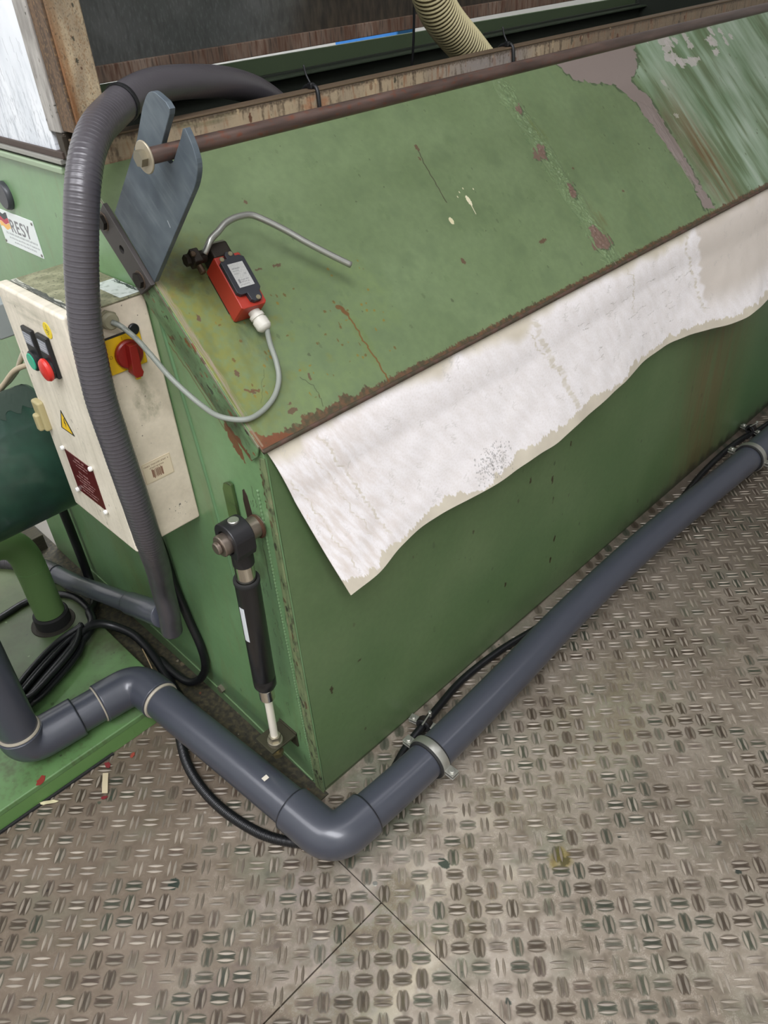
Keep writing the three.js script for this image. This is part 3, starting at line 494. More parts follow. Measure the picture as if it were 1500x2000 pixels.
  part('rear_rail', planarUV(span(0.0, TX, 1.083, 1.117, -1.092, -1.08, 0.002), 'x', 0, 2.6, 'y', 1.08, 1.12), std({ map: tex(painted(2048, 64, [0, 2.6, 1.08, 1.12], (x, y) => { const s = fbm(x * 60, y * 6, 4), a = fbm(x * 4, 1, 3); let c = mix3([160, 140, 124], [112, 92, 78], clamp(0.4 + a + 0.5 * sstep(0.5, 1.0, x))); c = mix3(c, [84, 52, 36], clamp(s * 1.7) * 0.8); c = mix3(c, [48, 40, 34], clamp(-s * 1.7 - 0.25) * 0.8); return c; })), roughness: 0.6 }), t);
}
// what shows through the slit under the enclosure
{
  const t = thing('storage_bin', 'blue plastic bin glimpsed through the bright slit under the enclosure', 'bin');
  t.position.set(2.27, 0, -2.1);
  part('bin_body', [span(-0.05, 0.05, 0.6, 1.0, -0.2, 0.2, 0.01)], std({ color: '#2f7fd0', roughness: 0.5 }), t);
  part('bin_rim', [span(-0.06, 0.06, 0.99, 1.01, -0.21, 0.21, 0.006)], std({ color: '#3a8ade', roughness: 0.5 }), t);
  part('bin_stand', [span(-0.06, -0.04, -0.01, 0.6, -0.18, -0.16), span(0.04, 0.06, -0.01, 0.6, -0.18, -0.16), span(-0.06, -0.04, -0.01, 0.6, 0.16, 0.18), span(0.04, 0.06, -0.01, 0.6, 0.16, 0.18)], M.steel, t);
}

// ---------------------------------------------------------------- bracket and the spindle rod it carries
{
  const t = thing('slotted_bracket', 'upright blue-grey steel bracket with an open U slot bolted beside the sloped lid', 'bracket');
  // outline in lid coordinates (u along the slope, o away from it)
  const P = (u, o) => { const p = lidPt(0, u, o); return new THREE.Vector2(-p.z, p.y); };
  const outline = [[0.2525, 0.008], [0.3525, 0.018], [0.3505, 0.1], [0.3495, 0.16], [0.3545, 0.205], [0.354, 0.22]];
  const curve = (a, b, c, n = 6) => Array.from({ length: n }, (_, i) => { const s = (i + 1) / n; return [(1 - s) ** 2 * a[0] + 2 * s * (1 - s) * b[0] + s * s * c[0], (1 - s) ** 2 * a[1] + 2 * s * (1 - s) * b[1] + s * s * c[1]]; });
  outline.push(...curve([0.354, 0.22], [0.352, 0.237], [0.339, 0.242]));
  outline.push([0.325, 0.2475], [0.3165, 0.247], [0.3145, 0.241], [0.3125, 0.2]);
  outline.push(...curve([0.3125, 0.2], [0.311, 0.1885], [0.3, 0.1885]), ...curve([0.3, 0.1885], [0.2895, 0.189], [0.2895, 0.201]));
  outline.push([0.2905, 0.235], [0.292, 0.247], [0.2895, 0.251]);
  outline.push(...curve([0.2895, 0.251], [0.272, 0.247], [0.2615, 0.2385]), ...curve([0.2615, 0.2385], [0.251, 0.23], [0.2495, 0.205]));
  const sh = new THREE.Shape(outline.map(([u, o]) => P(u, o)));
  const g = new THREE.ExtrudeGeometry(sh, { depth: 0.006, bevelEnabled: true, bevelSize: 0.0006, bevelOffset: -0.0006, bevelThickness: 0.0006, bevelSegments: 1 }).rotateY(Math.PI / 2).translate(-0.0105, 0, 0);
  const bm = tex(painted(512, 512, [-0.3, 0, 0.9, 1.25], (z, y) => { const s = fbm((z + y) * 60, (y - z) * 8, 4), a = fbm(z * 14, y * 14, 3); return mix3(mix3([92, 102, 108], [70, 80, 88], clamp(0.5 + a)), [118, 126, 128], clamp(s * 1.2 - 0.1) * 0.5); }, (x) => { line(x, [[-0.103, 1.06], [-0.1, 1.053]], 0.0012, [200, 206, 208], 0.9); }));
  part('bracket_plate', planarUV(g, 'z', -0.3, 0, 'y', 0.9, 1.25), std({ map: bm, roughness: 0.5, metalness: 0.25 }), t);
  const F = [[0.252, 0.004], [0.372, 0.012], [0.377, -0.034], [0.262, -0.036]];
  const fs = new THREE.Shape(F.map(([u, o]) => P(u, o)));
  const hole = P(0.318, -0.012); const hp = new THREE.Path(); hp.absarc(hole.x, hole.y, 0.0065, 0, Math.PI * 2, true); fs.holes.push(hp);
  part('flange', new THREE.ExtrudeGeometry(fs, { depth: 0.0055, bevelEnabled: true, bevelSize: 0.0007, bevelOffset: -0.0007, bevelThickness: 0.0007, bevelSegments: 1, curveSegments: 20 }).rotateY(Math.PI / 2).translate(-0.0145, 0, 0), std({ color: '#4c4846', roughness: 0.6, metalness: 0.3 }), t);
  for (const [u, o] of [[0.362, -0.012], [0.272, -0.014]]) { const p = lidPt(-0.0145, u, o); const b = part('bolt', [hexagon(p, V(-1, 0, 0), 0.0105, 0.0065)], M.dark, t); part('washer', rod(p, p.clone().add(V(-0.0018, 0, 0)), 0.0125, 0.0005, 24), std({ color: '#55483c', roughness: 0.5, metalness: 0.5 }), b); }
}
{
  const t = thing('spindle_rod', 'long rusty brown round steel rod lying in the slot of the bracket', 'rod');
  const y = lidPt(0, 0.3005, 0.2008).y, z = lidPt(0, 0.3005, 0.2008).z;
  const rc = tex(painted(1024, 64, [0, 2.7, 0, 1], (x, v) => { const a = fbm(x * 6, v * 3, 4), s = fbm(x * 40, v * 4, 3); let c = mix3([112, 92, 84], [84, 70, 64], clamp(0.5 + a)); c = mix3(c, [130, 66, 44], clamp(s * 1.4 - 0.2) * sstep(1.2, 0.2, x)); return mix3(c, [104, 100, 98], sstep(0.6, 1.4, x) * 0.4); }));
  rc.wrapS = THREE.RepeatWrapping; rc.repeat.set(1 / 2.7, 1);
  part('shaft', sweep([[-0.04, y, z], [0.9, y, z], [1.8, y, z], [2.7, y, z]], 0.0088, { seg: 60, rad: 24 }), std({ map: rc, roughness: 0.42, metalness: 0.55 }), t);
  part('end_washer', rod(V(-0.039, y, z), V(-0.0415, y, z), 0.0172, 0.0008, 32), std({ color: '#a39a86', roughness: 0.45, metalness: 0.6 }), t, 'worn pale washer');
  part('end_bolt', hexagon(V(-0.0415, y, z), V(-1, 0, 0), 0.0092, 0.0075), std({ color: '#7e7866', roughness: 0.45, metalness: 0.6 }), t);
}
// cable ties round the top rail
for (const [x, label] of [[0.405, 'black cable tie round the rusty rail beside the grey hose'], [0.905, 'black cable tie round the top rail beside the ribbed yellow hose']]) {
  const t = thing('cable_tie', label, 'cable tie', undefined);
  const loop = [[x, 1.08, -0.301], [x, 1.105, -0.2985], [x + 0.002, 1.128, -0.305], [x + 0.002, 1.129, -0.32], [x + 0.001, 1.124, -0.334], [x, 1.1, -0.335]];
  part('strap', sweep(loop, 0.0035, { rad: 8, step: 0.004 }), M.black, t);
  part('tie_head', [box(0.009, 0.009, 0.01, x, 1.13, -0.314, 0.002)], M.black, t);
  part('tail', sweep([[x, 1.133, -0.315], [x - 0.001, 1.145, -0.322], [x - 0.001, 1.158, -0.326]], 0.0017, { rad: 6 }), M.black, t);
}

// ---------------------------------------------------------------- limit switch on the lid
{
  const t = thing('limit_switch', 'red and black limit switch with a bent metal lever mounted on the sloped green lid', 'limit switch');
  const L = (g) => onLid(g);
  // local frame: x along the tank, y up the slope, z away from the lid; the case is a little turned
  const turn = (g) => g.rotateZ(-0.07).translate(0.0845, 0.205, 0);
  const red = std({ color: '#9c2b1b', roughness: 0.45 }), blk = std({ color: '#22242a', roughness: 0.42 });
  const caseShape = new THREE.Shape([[-0.02, -0.039], [-0.017, -0.041], [0.017, -0.041], [0.02, -0.038], [0.02, 0.036], [0.018, 0.038], [-0.02, 0.038]].map((p) => new THREE.Vector2(...p)));
  const hous = part('housing', L(turn(new THREE.ExtrudeGeometry(caseShape, { depth: 0.034, bevelEnabled: true, bevelSize: 0.0012, bevelOffset: -0.0012, bevelThickness: 0.0012, bevelSegments: 2 }).translate(0, 0, 0.003))), red, t, 'red plastic housing');
  part('mounting_plate', L(turn(box(0.042, 0.06, 0.004, 0.001, 0.003, 0.002, 0.001))), M.dark, t);
  const cov = new THREE.Shape(); // black cover with corner lobes
  [[-0.0185, 0.026], [-0.0185, -0.02], [-0.014, -0.024], [-0.005, -0.024], [-0.004, -0.034], [0.0, -0.037], [0.01, -0.037], [0.014, -0.033], [0.014, -0.025], [0.0185, -0.02], [0.0185, 0.027], [0.0125, 0.031], [0.007, 0.031], [0.006, 0.037], [-0.004, 0.039], [-0.007, 0.035], [-0.007, 0.029], [-0.012, 0.03]].forEach((p, i) => (i ? cov.lineTo(...p) : cov.moveTo(...p)));
  part('cover', L(turn(new THREE.ExtrudeGeometry(cov, { depth: 0.0055, bevelEnabled: true, bevelSize: 0.0007, bevelOffset: -0.0007, bevelThickness: 0.0007, bevelSegments: 2 }).translate(0, 0, 0.039))), blk, t, 'black cover');
  const lab = tex(painted(256, 384, [0, 0.024, 0, 0.036], (x, y) => { const a = fbm(x * 300, y * 300, 3); return [176 + a * 16, 176 + a * 16, 172 + a * 14]; }, (x) => { const R = rngOf(3); fineprint(x, R, 0.003, 0.027, 0.011, 0.0028, '#6a6a6a'); fineprint(x, R, 0.003, 0.0235, 0.009, 0.0022, '#7a7a7a'); fineprint(x, R, 0.003, 0.0195, 0.006, 0.0022, '#777777'); text(x, 'CE', 0.017, 0.017, 0.0032, '#555'); x.fillStyle = '#7c7c7c'; x.fillRect(0.003, 0.006, 0.003, 0.006); fineprint(x, R, 0.007, 0.0095, 0.013, 0.002, '#6c6c6c'); fineprint(x, R, 0.007, 0.0065, 0.012, 0.002, '#6c6c6c'); fineprint(x, R, 0.003, 0.0025, 0.015, 0.002, '#777777'); }));
  part('rating_label', L(turn(planarUV(box(0.0235, 0.0355, 0.0006, 0.0005, 0.003, 0.0453, 0.0002), 'x', -0.01125, 0.01225, 'y', -0.01475, 0.02075))), std({ map: lab, roughness: 0.5 }), t, 'silver rating label');
  for (const [x, y] of [[0.0015, 0.0345], [0.007, -0.0335], [-0.0145, 0.0295]]) part('screw', L(turn(rod(V(x, y, 0.0445), V(x, y, 0.0465), 0.0034, 0.0006, 16))), std({ color: '#8f866c', roughness: 0.45, metalness: 0.7 }), t);
  // cable gland at the lower end
  const gl = [[0, 0], [0.0085, 0], [0.0085, 0.006], [0.0105, 0.0065], [0.0105, 0.0115], [0.009, 0.012], [0.009, 0.014], [0.0108, 0.0145], [0.0108, 0.026], [0.009, 0.029], [0.006, 0.031], [0, 0.031]];
  part('cable_gland', [L(turn(lathe(gl, V(0.005, -0.04, 0.02), V(0.1, -1, 0), 12)))], std({ color: '#c4c1b6', roughness: 0.5 }), t);
  // lever shaft and head on the upper side
  const head = [L(turn(box(0.03, 0.022, 0.032, -0.002, 0.0495, 0.019, 0.003))), L(turn(rod(V(-0.02, 0.052, 0.022), V(-0.046, 0.052, 0.022), 0.0085, 0.0015, 20))), L(turn(box(0.013, 0.02, 0.02, -0.039, 0.05, 0.026, 0.002))), L(turn(hexagon(V(-0.046, 0.052, 0.022), V(-1, 0, 0), 0.008, 0.005)))];
  part('lever_head', head, std({ color: '#2b241d', roughness: 0.5, metalness: 0.5 }), t);
  part('clamp_screw', [L(turn(rod(V(-0.039, 0.038, 0.028), V(-0.039, 0.026, 0.028), 0.0045, 0.001, 14))), L(turn(rod(V(-0.045, 0.05, 0.037), V(-0.045, 0.05, 0.041), 0.004, 0.001, 14)))], std({ color: '#4a3b2c', roughness: 0.4, metalness: 0.7 }), t);
  part('grey_block', L(turn(box(0.022, 0.016, 0.024, 0.004, 0.058, 0.016, 0.002))), std({ color: '#6b6a5c', roughness: 0.6 }), t);
  const lev = [[0.06, 0.255, 0.036], [0.066, 0.26, 0.042], [0.0735, 0.2655, 0.047], [0.088, 0.2712, 0.05], [0.104, 0.2785, 0.051], [0.1235, 0.2818, 0.051], [0.148, 0.2795, 0.05], [0.16, 0.27, 0.05], [0.185, 0.244, 0.049], [0.2059, 0.218, 0.048], [0.2316, 0.189, 0.047], [0.254, 0.1655, 0.046]].map((p) => lidPt(...p));
  part('lever_arm', sweep(lev, 0.0046, { rad: 16, step: 0.004 }), std({ color: '#a9aaa4', roughness: 0.3, metalness: 0.8 }), t, 'bent bright lever rod');
}
{ // its cable, hanging over the lid edge to the control box
  const p = [[0.0895, 0.135, 0.02], [0.0865, 0.118, 0.012], [0.0815, 0.09, 0.0065], [0.0715, 0.069, 0.005], [0.05, 0.05, 0.005], [0.018, 0.0385, 0.007], [-0.006, 0.0385, 0.008]].map((q) => lidPt(...q));
  p.push(V(-0.025, 0.82, -0.048), V(-0.026, 0.822, -0.092), V(-0.036, 0.852, -0.142), V(-0.044, 0.882, -0.168), V(-0.0515, 0.904, -0.184), V(-0.0615, 0.921, -0.1985), V(-0.066, 0.9245, -0.208));
  const gm = tex(painted(512, 32, [0, 0.6, 0, 1], (x, v) => { const a = fbm(x * 60, v * 4, 4), s = sstep(0.3, 0.45, x); return mix3([128, 133, 124], mix3([118, 121, 112], [34, 36, 30], clamp(a * 2.2 - 0.1)), s); }));
  gm.wrapS = THREE.RepeatWrapping; gm.repeat.set(1 / 0.6, 1);
  solo('switch_cable', sweep(p, 0.0038, { rad: 12, step: 0.005 }), std({ map: gm, roughness: 0.5 }), 'thin grey cable looping from the red limit switch to the cream control box', 'cable');
}

// ---------------------------------------------------------------- control box on the end wall
{
  const t = thing('control_box', 'cream steel control box with push buttons and red rotary switch on the end wall', 'control box');
  const Z0 = -0.428, Z1 = -0.222, Y0 = 0.557, Y1 = 0.944, XF = -0.125, XD = -0.105;
  const CREAM = [224, 210, 190];
  const sideMap = tex(painted(512, 1024, [XF, 0, Y0, Y1], (x, y) => { const a = fbm(x * 14, y * 14, 4), b = fbm(x * 90, y * 90, 3); return mix3(CREAM, [206, 192, 172], clamp(0.4 + a * 0.7)).map((v) => v * (1 + b * 0.025)); }, (x, R) => {
    cloud(x, R, -0.042, 0.79, 0.022, 0.03, [90, 84, 74], 0.05, 60, 0.25); cloud(x, R, -0.035, 0.775, 0.008, 0.012, [60, 56, 50], 0.05, 30, 0.3);
    specks(x, R, 40, [XF, 0, Y0, Y1], 0.0005, 0.0016, [[70, 64, 56]], 0.8); specks(x, R, 12, [-0.05, -0.02, 0.57, 0.6], 0.0005, 0.002, [[60, 56, 50]], 0.8);
    line(x, [[XF, 0.943], [0, 0.943]], 0.003, [150, 140, 122], 0.6, 0.001); cloud(x, R, -0.1, 0.9, 0.01, 0.06, [150, 116, 92], 0.04, 40);
  }));
  part('body', planarUV(span(XD, -0.0035, Y0, Y1 - 0.001, Z0, Z1, 0.004), 'x', XF, 0, 'y', Y0, Y1), std({ map: sideMap, roughness: 0.5 }), t);
  const topMap = tex(painted(512, 512, [XF, 0, -Z1, -Z0], (x, v) => { const a = fbm(x * 24, v * 24, 4), b = fbm(x * 110, v * 110, 3); let c = mix3([150, 148, 120], [118, 118, 92], clamp(0.5 + a * 1.2)); return mix3(c, [60, 64, 50], clamp(b * 1.5 - 0.2) * 0.7); }, (x, R) => { specks(x, R, 60, [XF, 0, -Z1, -Z0], 0.0008, 0.004, [[40, 46, 36], [70, 70, 54]], 0.8); line(x, [[-0.104, 0.43], [-0.104, 0.222]], 0.014, [196, 196, 188], 0.75, 0.003); for (let i = 0; i < 40; i++) line(x, [[-0.108 + R() * 0.01, 0.225 + R() * 0.2], [-0.106 + R() * 0.01, 0.23 + R() * 0.2]], 0.0015, [70, 72, 66], 0.6, 0.003); }));
  part('top_cover', planarUV(span(XD + 0.001, -0.0035, Y1 - 0.001, Y1 + 0.0015, Z0, Z1 + 0.002, 0.001), 'x', XF, 0, 'z', Z1, Z0), std({ map: topMap, roughness: 0.6 }), t);
  const pl = V(-0.0225, Y1 + 0.002, -0.262);
  part('top_label', planarUV(box(0.034, 0.0006, 0.078, pl.x, pl.y, pl.z, 0.0002), 'x', -0.04, -0.005, 'z', -0.22, -0.3), std({ map: tex(painted(128, 256, [-0.04, -0.005, 0.22, 0.3], (x, v) => { const a = fbm(x * 60, v * 60, 4); return mix3([206, 212, 206], [150, 160, 150], clamp(a * 1.2)); }, (x, R) => { for (let i = 0; i < 30; i++) line(x, [[-0.012 + R() * 0.006, 0.225 + R() * 0.07], [-0.012 + R() * 0.006, 0.228 + R() * 0.07]], 0.001, [50, 60, 54], 0.7, 0.002); })), roughness: 0.5 }), t);
  // door on the -x side with rolled edges
  const doorMap = tex(painted(512, 1024, [Z0 - 0.002, Z1 + 0.002, Y0, Y1 + 0.006], (z, y) => { const a = fbm(z * 14, y * 8, 4), s = fbm(z * 60, y * 3, 3), b = fbm(z * 100, y * 100, 3); let c = mix3([222, 214, 196], [204, 196, 178], clamp(0.4 + a * 0.8)); c = mix3(c, [176, 170, 150], clamp(s * 1.3) * 0.45); return c.map((v) => v * (1 + b * 0.03)); }, (x, R) => { cloud(x, R, -0.33, 0.925, 0.08, 0.012, [110, 108, 90], 0.05, 50); specks(x, R, 30, [Z0, Z1, Y0, Y1], 0.0006, 0.002, [[96, 90, 76]], 0.7, 2); line(x, [[-0.335, 0.605], [-0.332, 0.575]], 0.001, [80, 76, 66], 0.7, 0.001); cloud(x, R, -0.295, 0.72, 0.006, 0.012, [110, 100, 84], 0.06, 20); }));
  const door = part('door', planarUV(span(XF, XD - 0.0005, Y0 - 0.003, Y1 + 0.004, Z0 - 0.002, Z1 + 0.002, 0.005), 'z', Z0 - 0.002, Z1 + 0.002, 'y', Y0, Y1 + 0.006), std({ map: doorMap, roughness: 0.45 }), t);
  const F = (y, z, o = 0) => V(XF - o, y, z);
  // push buttons with their label carriers
  for (const [y, z, col, mush, name] of [[0.851, -0.353, '#1f9a78', false, 'green_button'], [0.853, -0.304, '#c02a22', true, 'red_button']]) {
    const b = part(name, rod(F(y, z), F(y, z, 0.012), 0.0155, 0.002, 28), M.black, door, mush ? 'red mushroom push button' : 'green push button in a black collar');
    part('button_cap', mush ? lathe([[0, 0], [0.013, 0.001], [0.0165, 0.004], [0.017, 0.007], [0.015, 0.0105], [0.009, 0.0125], [0, 0.013]], F(y, z, 0.006), V(-1, 0, 0)) : rod(F(y, z, 0.011), F(y, z, 0.0135), 0.0128, 0.001, 28), std({ color: col, roughness: 0.35 }), b);
    part('button_label', [box(0.006, 0.062, 0.034, XF - 0.003, y + 0.018, z, 0.002)], M.black, b);
    part('label_insert', planarUV(box(0.001, 0.0175, 0.025, XF - 0.0063, y + 0.033, z, 0.0003), 'z', z - 0.0125, z + 0.0125, 'y', y + 0.024, y + 0.042), std({ map: tex(painted(128, 96, [0, 1, 0, 1], '#83868c', (x) => { for (let i = 0; i < 3; i++) { x.fillStyle = '#c6c9cf'; for (let k = 0; k < 8; k++) x.fillRect(0.1 + k * 0.1, 0.22 + i * 0.22, 0.06, 0.09); } })), roughness: 0.5 }), b);
  }
  // round yellow arrow disc, warning triangle, red instruction plate, lock
  part('earth_sticker', planarUV(rod(F(0.9135, -0.283), F(0.9135, -0.283, 0.0008), 0.0118, 0.0002, 28), 'z', -0.297, -0.269, 'y', 0.8995, 0.9275), std({ map: tex(painted(96, 96, [0, 1, 0, 1], '#d9c02a', (x) => { x.strokeStyle = '#6b5c14'; x.lineWidth = 0.05; x.beginPath(); x.moveTo(0.3, 0.5); x.lineTo(0.7, 0.5); x.moveTo(0.5, 0.5); x.lineTo(0.5, 0.8); x.moveTo(0.36, 0.4); x.lineTo(0.64, 0.4); x.moveTo(0.43, 0.3); x.lineTo(0.57, 0.3); x.stroke(); })), roughness: 0.5 }), door, 'round yellow sticker');
  const tri = plateX([[-0.362, 0.7325], [-0.3185, 0.7325], [-0.3402, 0.7705]], XF - 0.0008, 0.0008, 0);
  part('warning_triangle', planarUV(tri, 'z', -0.362, -0.3185, 'y', 0.7325, 0.7705), std({ map: tex(painted(256, 256, [0, 1, 0, 1], '#1b1a12', (x) => { x.fillStyle = '#e0b812'; x.beginPath(); x.moveTo(0.1, 0.055); x.lineTo(0.9, 0.055); x.lineTo(0.5, 0.88); x.closePath(); x.fill(); x.fillStyle = '#1b1a12'; x.beginPath(); x.moveTo(0.55, 0.66); x.lineTo(0.42, 0.38); x.lineTo(0.5, 0.38); x.lineTo(0.47, 0.13); x.lineTo(0.59, 0.44); x.lineTo(0.51, 0.44); x.lineTo(0.6, 0.66); x.closePath(); x.fill(); })), roughness: 0.45 }), door, 'yellow electric shock warning triangle');
  const red = part('instruction_plate', planarUV(box(0.0012, 0.079, 0.092, XF - 0.0007, 0.645, -0.337, 0.0004), 'z', -0.383, -0.291, 'y', 0.6055, 0.6845), std({ map: tex(painted(512, 440, [-0.383, -0.291, 0.6055, 0.6845], '#4d1013', (x) => { for (let i = 0; i < 11; i++) if (i !== 3) { const w = i % 4 ? 0.06 - 0.012 * (i % 3) : 0.03; fineprint(x, rngOf(i + 5), -0.337 - w / 2, 0.6768 - i * 0.0064, w, i % 4 ? 0.0036 : 0.0046, '#c9a5a0', 0.7); } })), roughness: 0.4 }), door, 'dark red instruction plate');
  for (const [y, z] of [[0.687, -0.384], [0.686, -0.292], [0.606, -0.383], [0.604, -0.29]]) part('white_rivet', rod(F(y, z), F(y, z, 0.006), 0.004, 0.0012, 16), std({ color: '#dcdcd6', roughness: 0.4 }), red);
  part('door_lock', [box(0.012, 0.052, 0.026, XF - 0.004, 0.735, Z0 + 0.007, 0.004), box(0.01, 0.03, 0.014, XF - 0.012, 0.725, Z0 + 0.006, 0.004)], std({ color: '#a59a70', roughness: 0.5 }), door);
  // main switch on the +z side
  const S = V(-0.0555, 0.875, Z1);
  const pm = tex(painted(256, 256, [0, 1, 0, 1], '#d9ae14', (x) => { x.fillStyle = '#17140c'; x.fillRect(0.0, 0.955, 1, 0.045); text(x, 'I', 0.49, 0.83, 0.1, '#4a3a08', { align: 'center' }); text(x, 'O', 0.06, 0.44, 0.12, '#4a3a08'); }));
  const ms = part('switch_plate', [planarUV(box(0.0565, 0.0535, 0.004, S.x + 0.001, S.y, Z1 + 0.002, 0.0018), 'x', S.x - 0.0275, S.x + 0.0295, 'y', S.y - 0.027, S.y + 0.027)], std({ map: pm, roughness: 0.4 }), t, 'yellow switch plate');
  part('switch_dial', rod(V(S.x + 0.003, S.y - 0.003, Z1 + 0.004), V(S.x + 0.003, S.y - 0.003, Z1 + 0.013), 0.0205, 0.002, 36), std({ color: '#7c1810', roughness: 0.4 }), ms, 'red dial');
  const hs = new THREE.Shape([[-0.006, 0.017], [0.006, 0.017], [0.007, -0.018], [0.009, -0.024], [0.006, -0.03], [-0.003, -0.03], [-0.007, -0.024]].map((p) => new THREE.Vector2(...p)));
  const hg = new THREE.ExtrudeGeometry(hs, { depth: 0.013, bevelEnabled: true, bevelSize: 0.001, bevelOffset: -0.001, bevelThickness: 0.001, bevelSegments: 2 }).rotateZ(-0.08).translate(S.x + 0.003, S.y - 0.003, Z1 + 0.011);
  part('switch_handle', hg, std({ color: '#76140d', roughness: 0.4 }), ms, 'red rotary handle');
  part('handle_tongue', box(0.007, 0.007, 0.006, S.x + 0.0035, S.y - 0.0355, Z1 + 0.015, 0.001), std({ color: '#d0a81c', roughness: 0.4 }), ms);
  part('hasp', [rod(V(S.x + 0.021, S.y + 0.026, Z1 + 0.001), V(S.x + 0.021, S.y + 0.026, Z1 + 0.006), 0.008, 0.001, 20)], M.black, ms);
  // asset label
  part('barcode_label', planarUV(box(0.05, 0.036, 0.0008, -0.0535, 0.6785, Z1 + 0.0004, 0.0003), 'x', -0.0785, -0.0285, 'y', 0.6605, 0.6965), std({ map: tex(painted(512, 368, [0, 0.05, 0, 0.036], '#dccbb0', (x, R) => { x.strokeStyle = '#b79f80'; x.lineWidth = 0.0005; x.strokeRect(0.001, 0.001, 0.048, 0.034); fineprint(x, R, 0.003, 0.0285, 0.043, 0.003, '#6b4a34'); fineprint(x, R, 0.012, 0.0232, 0.024, 0.003, '#6b4a34'); for (let i = 0; i < 16; i++) { const px = 0.014 + i * 0.00118; x.fillStyle = '#6b3a28'; x.fillRect(px, 0.0055 + (R() > 0.5 ? 0.002 : 0), 0.0004 + R() * 0.0006, 0.0145); } })), roughness: 0.55 }), t, 'cream asset label with barcode');
  // gland for the switch cable
  part('box_gland', [hexagon(V(-0.066, 0.9245, Z1), V(0, 0, 1), 0.014, 0.005), rod(V(-0.066, 0.9245, Z1 + 0.004), V(-0.066, 0.9245, Z1 + 0.013), 0.0115, 0.002, 24)], std({ color: '#8d8870', roughness: 0.5 }), t);
  part('bottom_gland', [rod(V(-0.06, Y0 - 0.001, -0.4), V(-0.06, Y0 - 0.03, -0.4), 0.016, 0.004, 20)], std({ color: '#3a211b', roughness: 0.6 }), t);
}
// maker's plate and black plug on the end wall
{
  const t = thing('maker_plate', 'white plate with bold lettering and a striped logo riveted to the green wall', 'plate');
  const pm = tex(painted(1024, 440, [-0.685, -0.54, 0.925, 0.985], '#dfe5e2', (x) => {
    const wave = (y0, y1, col) => { x.fillStyle = col; x.beginPath(); for (let i = 0; i <= 20; i++) { const a = -0.683 + i * 0.0021; x.lineTo(a, y1 + 0.0022 * Math.sin(i * 0.42) * 1); } for (let i = 20; i >= 0; i--) { const a = -0.683 + i * 0.0021; x.lineTo(a, y0 + 0.0022 * Math.sin(i * 0.42)); } x.closePath(); x.fill(); };
    wave(0.9705, 0.98, '#1d242c'); wave(0.9625, 0.9705, '#b5203c'); wave(0.9535, 0.962, '#eab45a');
    text(x, 'RESY', -0.643, 0.951, 0.031, '#6e6e70', { bold: true, sx: 1.12 });
    const R = rngOf(9); fineprint(x, R, -0.668, 0.9445, 0.122, 0.0042, '#5f6468'); fineprint(x, R, -0.66, 0.9378, 0.116, 0.0036, '#6a6f73'); fineprint(x, R, -0.645, 0.9314, 0.085, 0.0036, '#6a6f73');
  }));
  part('plate', planarUV(box(0.0012, 0.06, 0.145, -0.0036, 0.955, -0.6125, 0.0005), 'z', -0.685, -0.54, 'y', 0.925, 0.985), std({ map: pm, roughness: 0.35 }), t);
  for (const [y, z] of [[0.98, -0.545], [0.93, -0.544], [0.93, -0.681]]) part('rivet', rod(V(-0.004, y, z), V(-0.0056, y, z), 0.0024, 0.0005, 14), M.steel, t);
}
{
  const t = thing('blanking_plug', 'round black rubber plug above the white maker plate', 'plug');
  part('plug_cap', lathe([[0, 0], [0.022, 0], [0.0225, 0.003], [0.021, 0.0075], [0.019, 0.009], [0, 0.009]], V(-0.003, 1.014, -0.612), V(-1, 0, 0), 36), std({ color: '#3a3c40', roughness: 0.4 }), t);
}

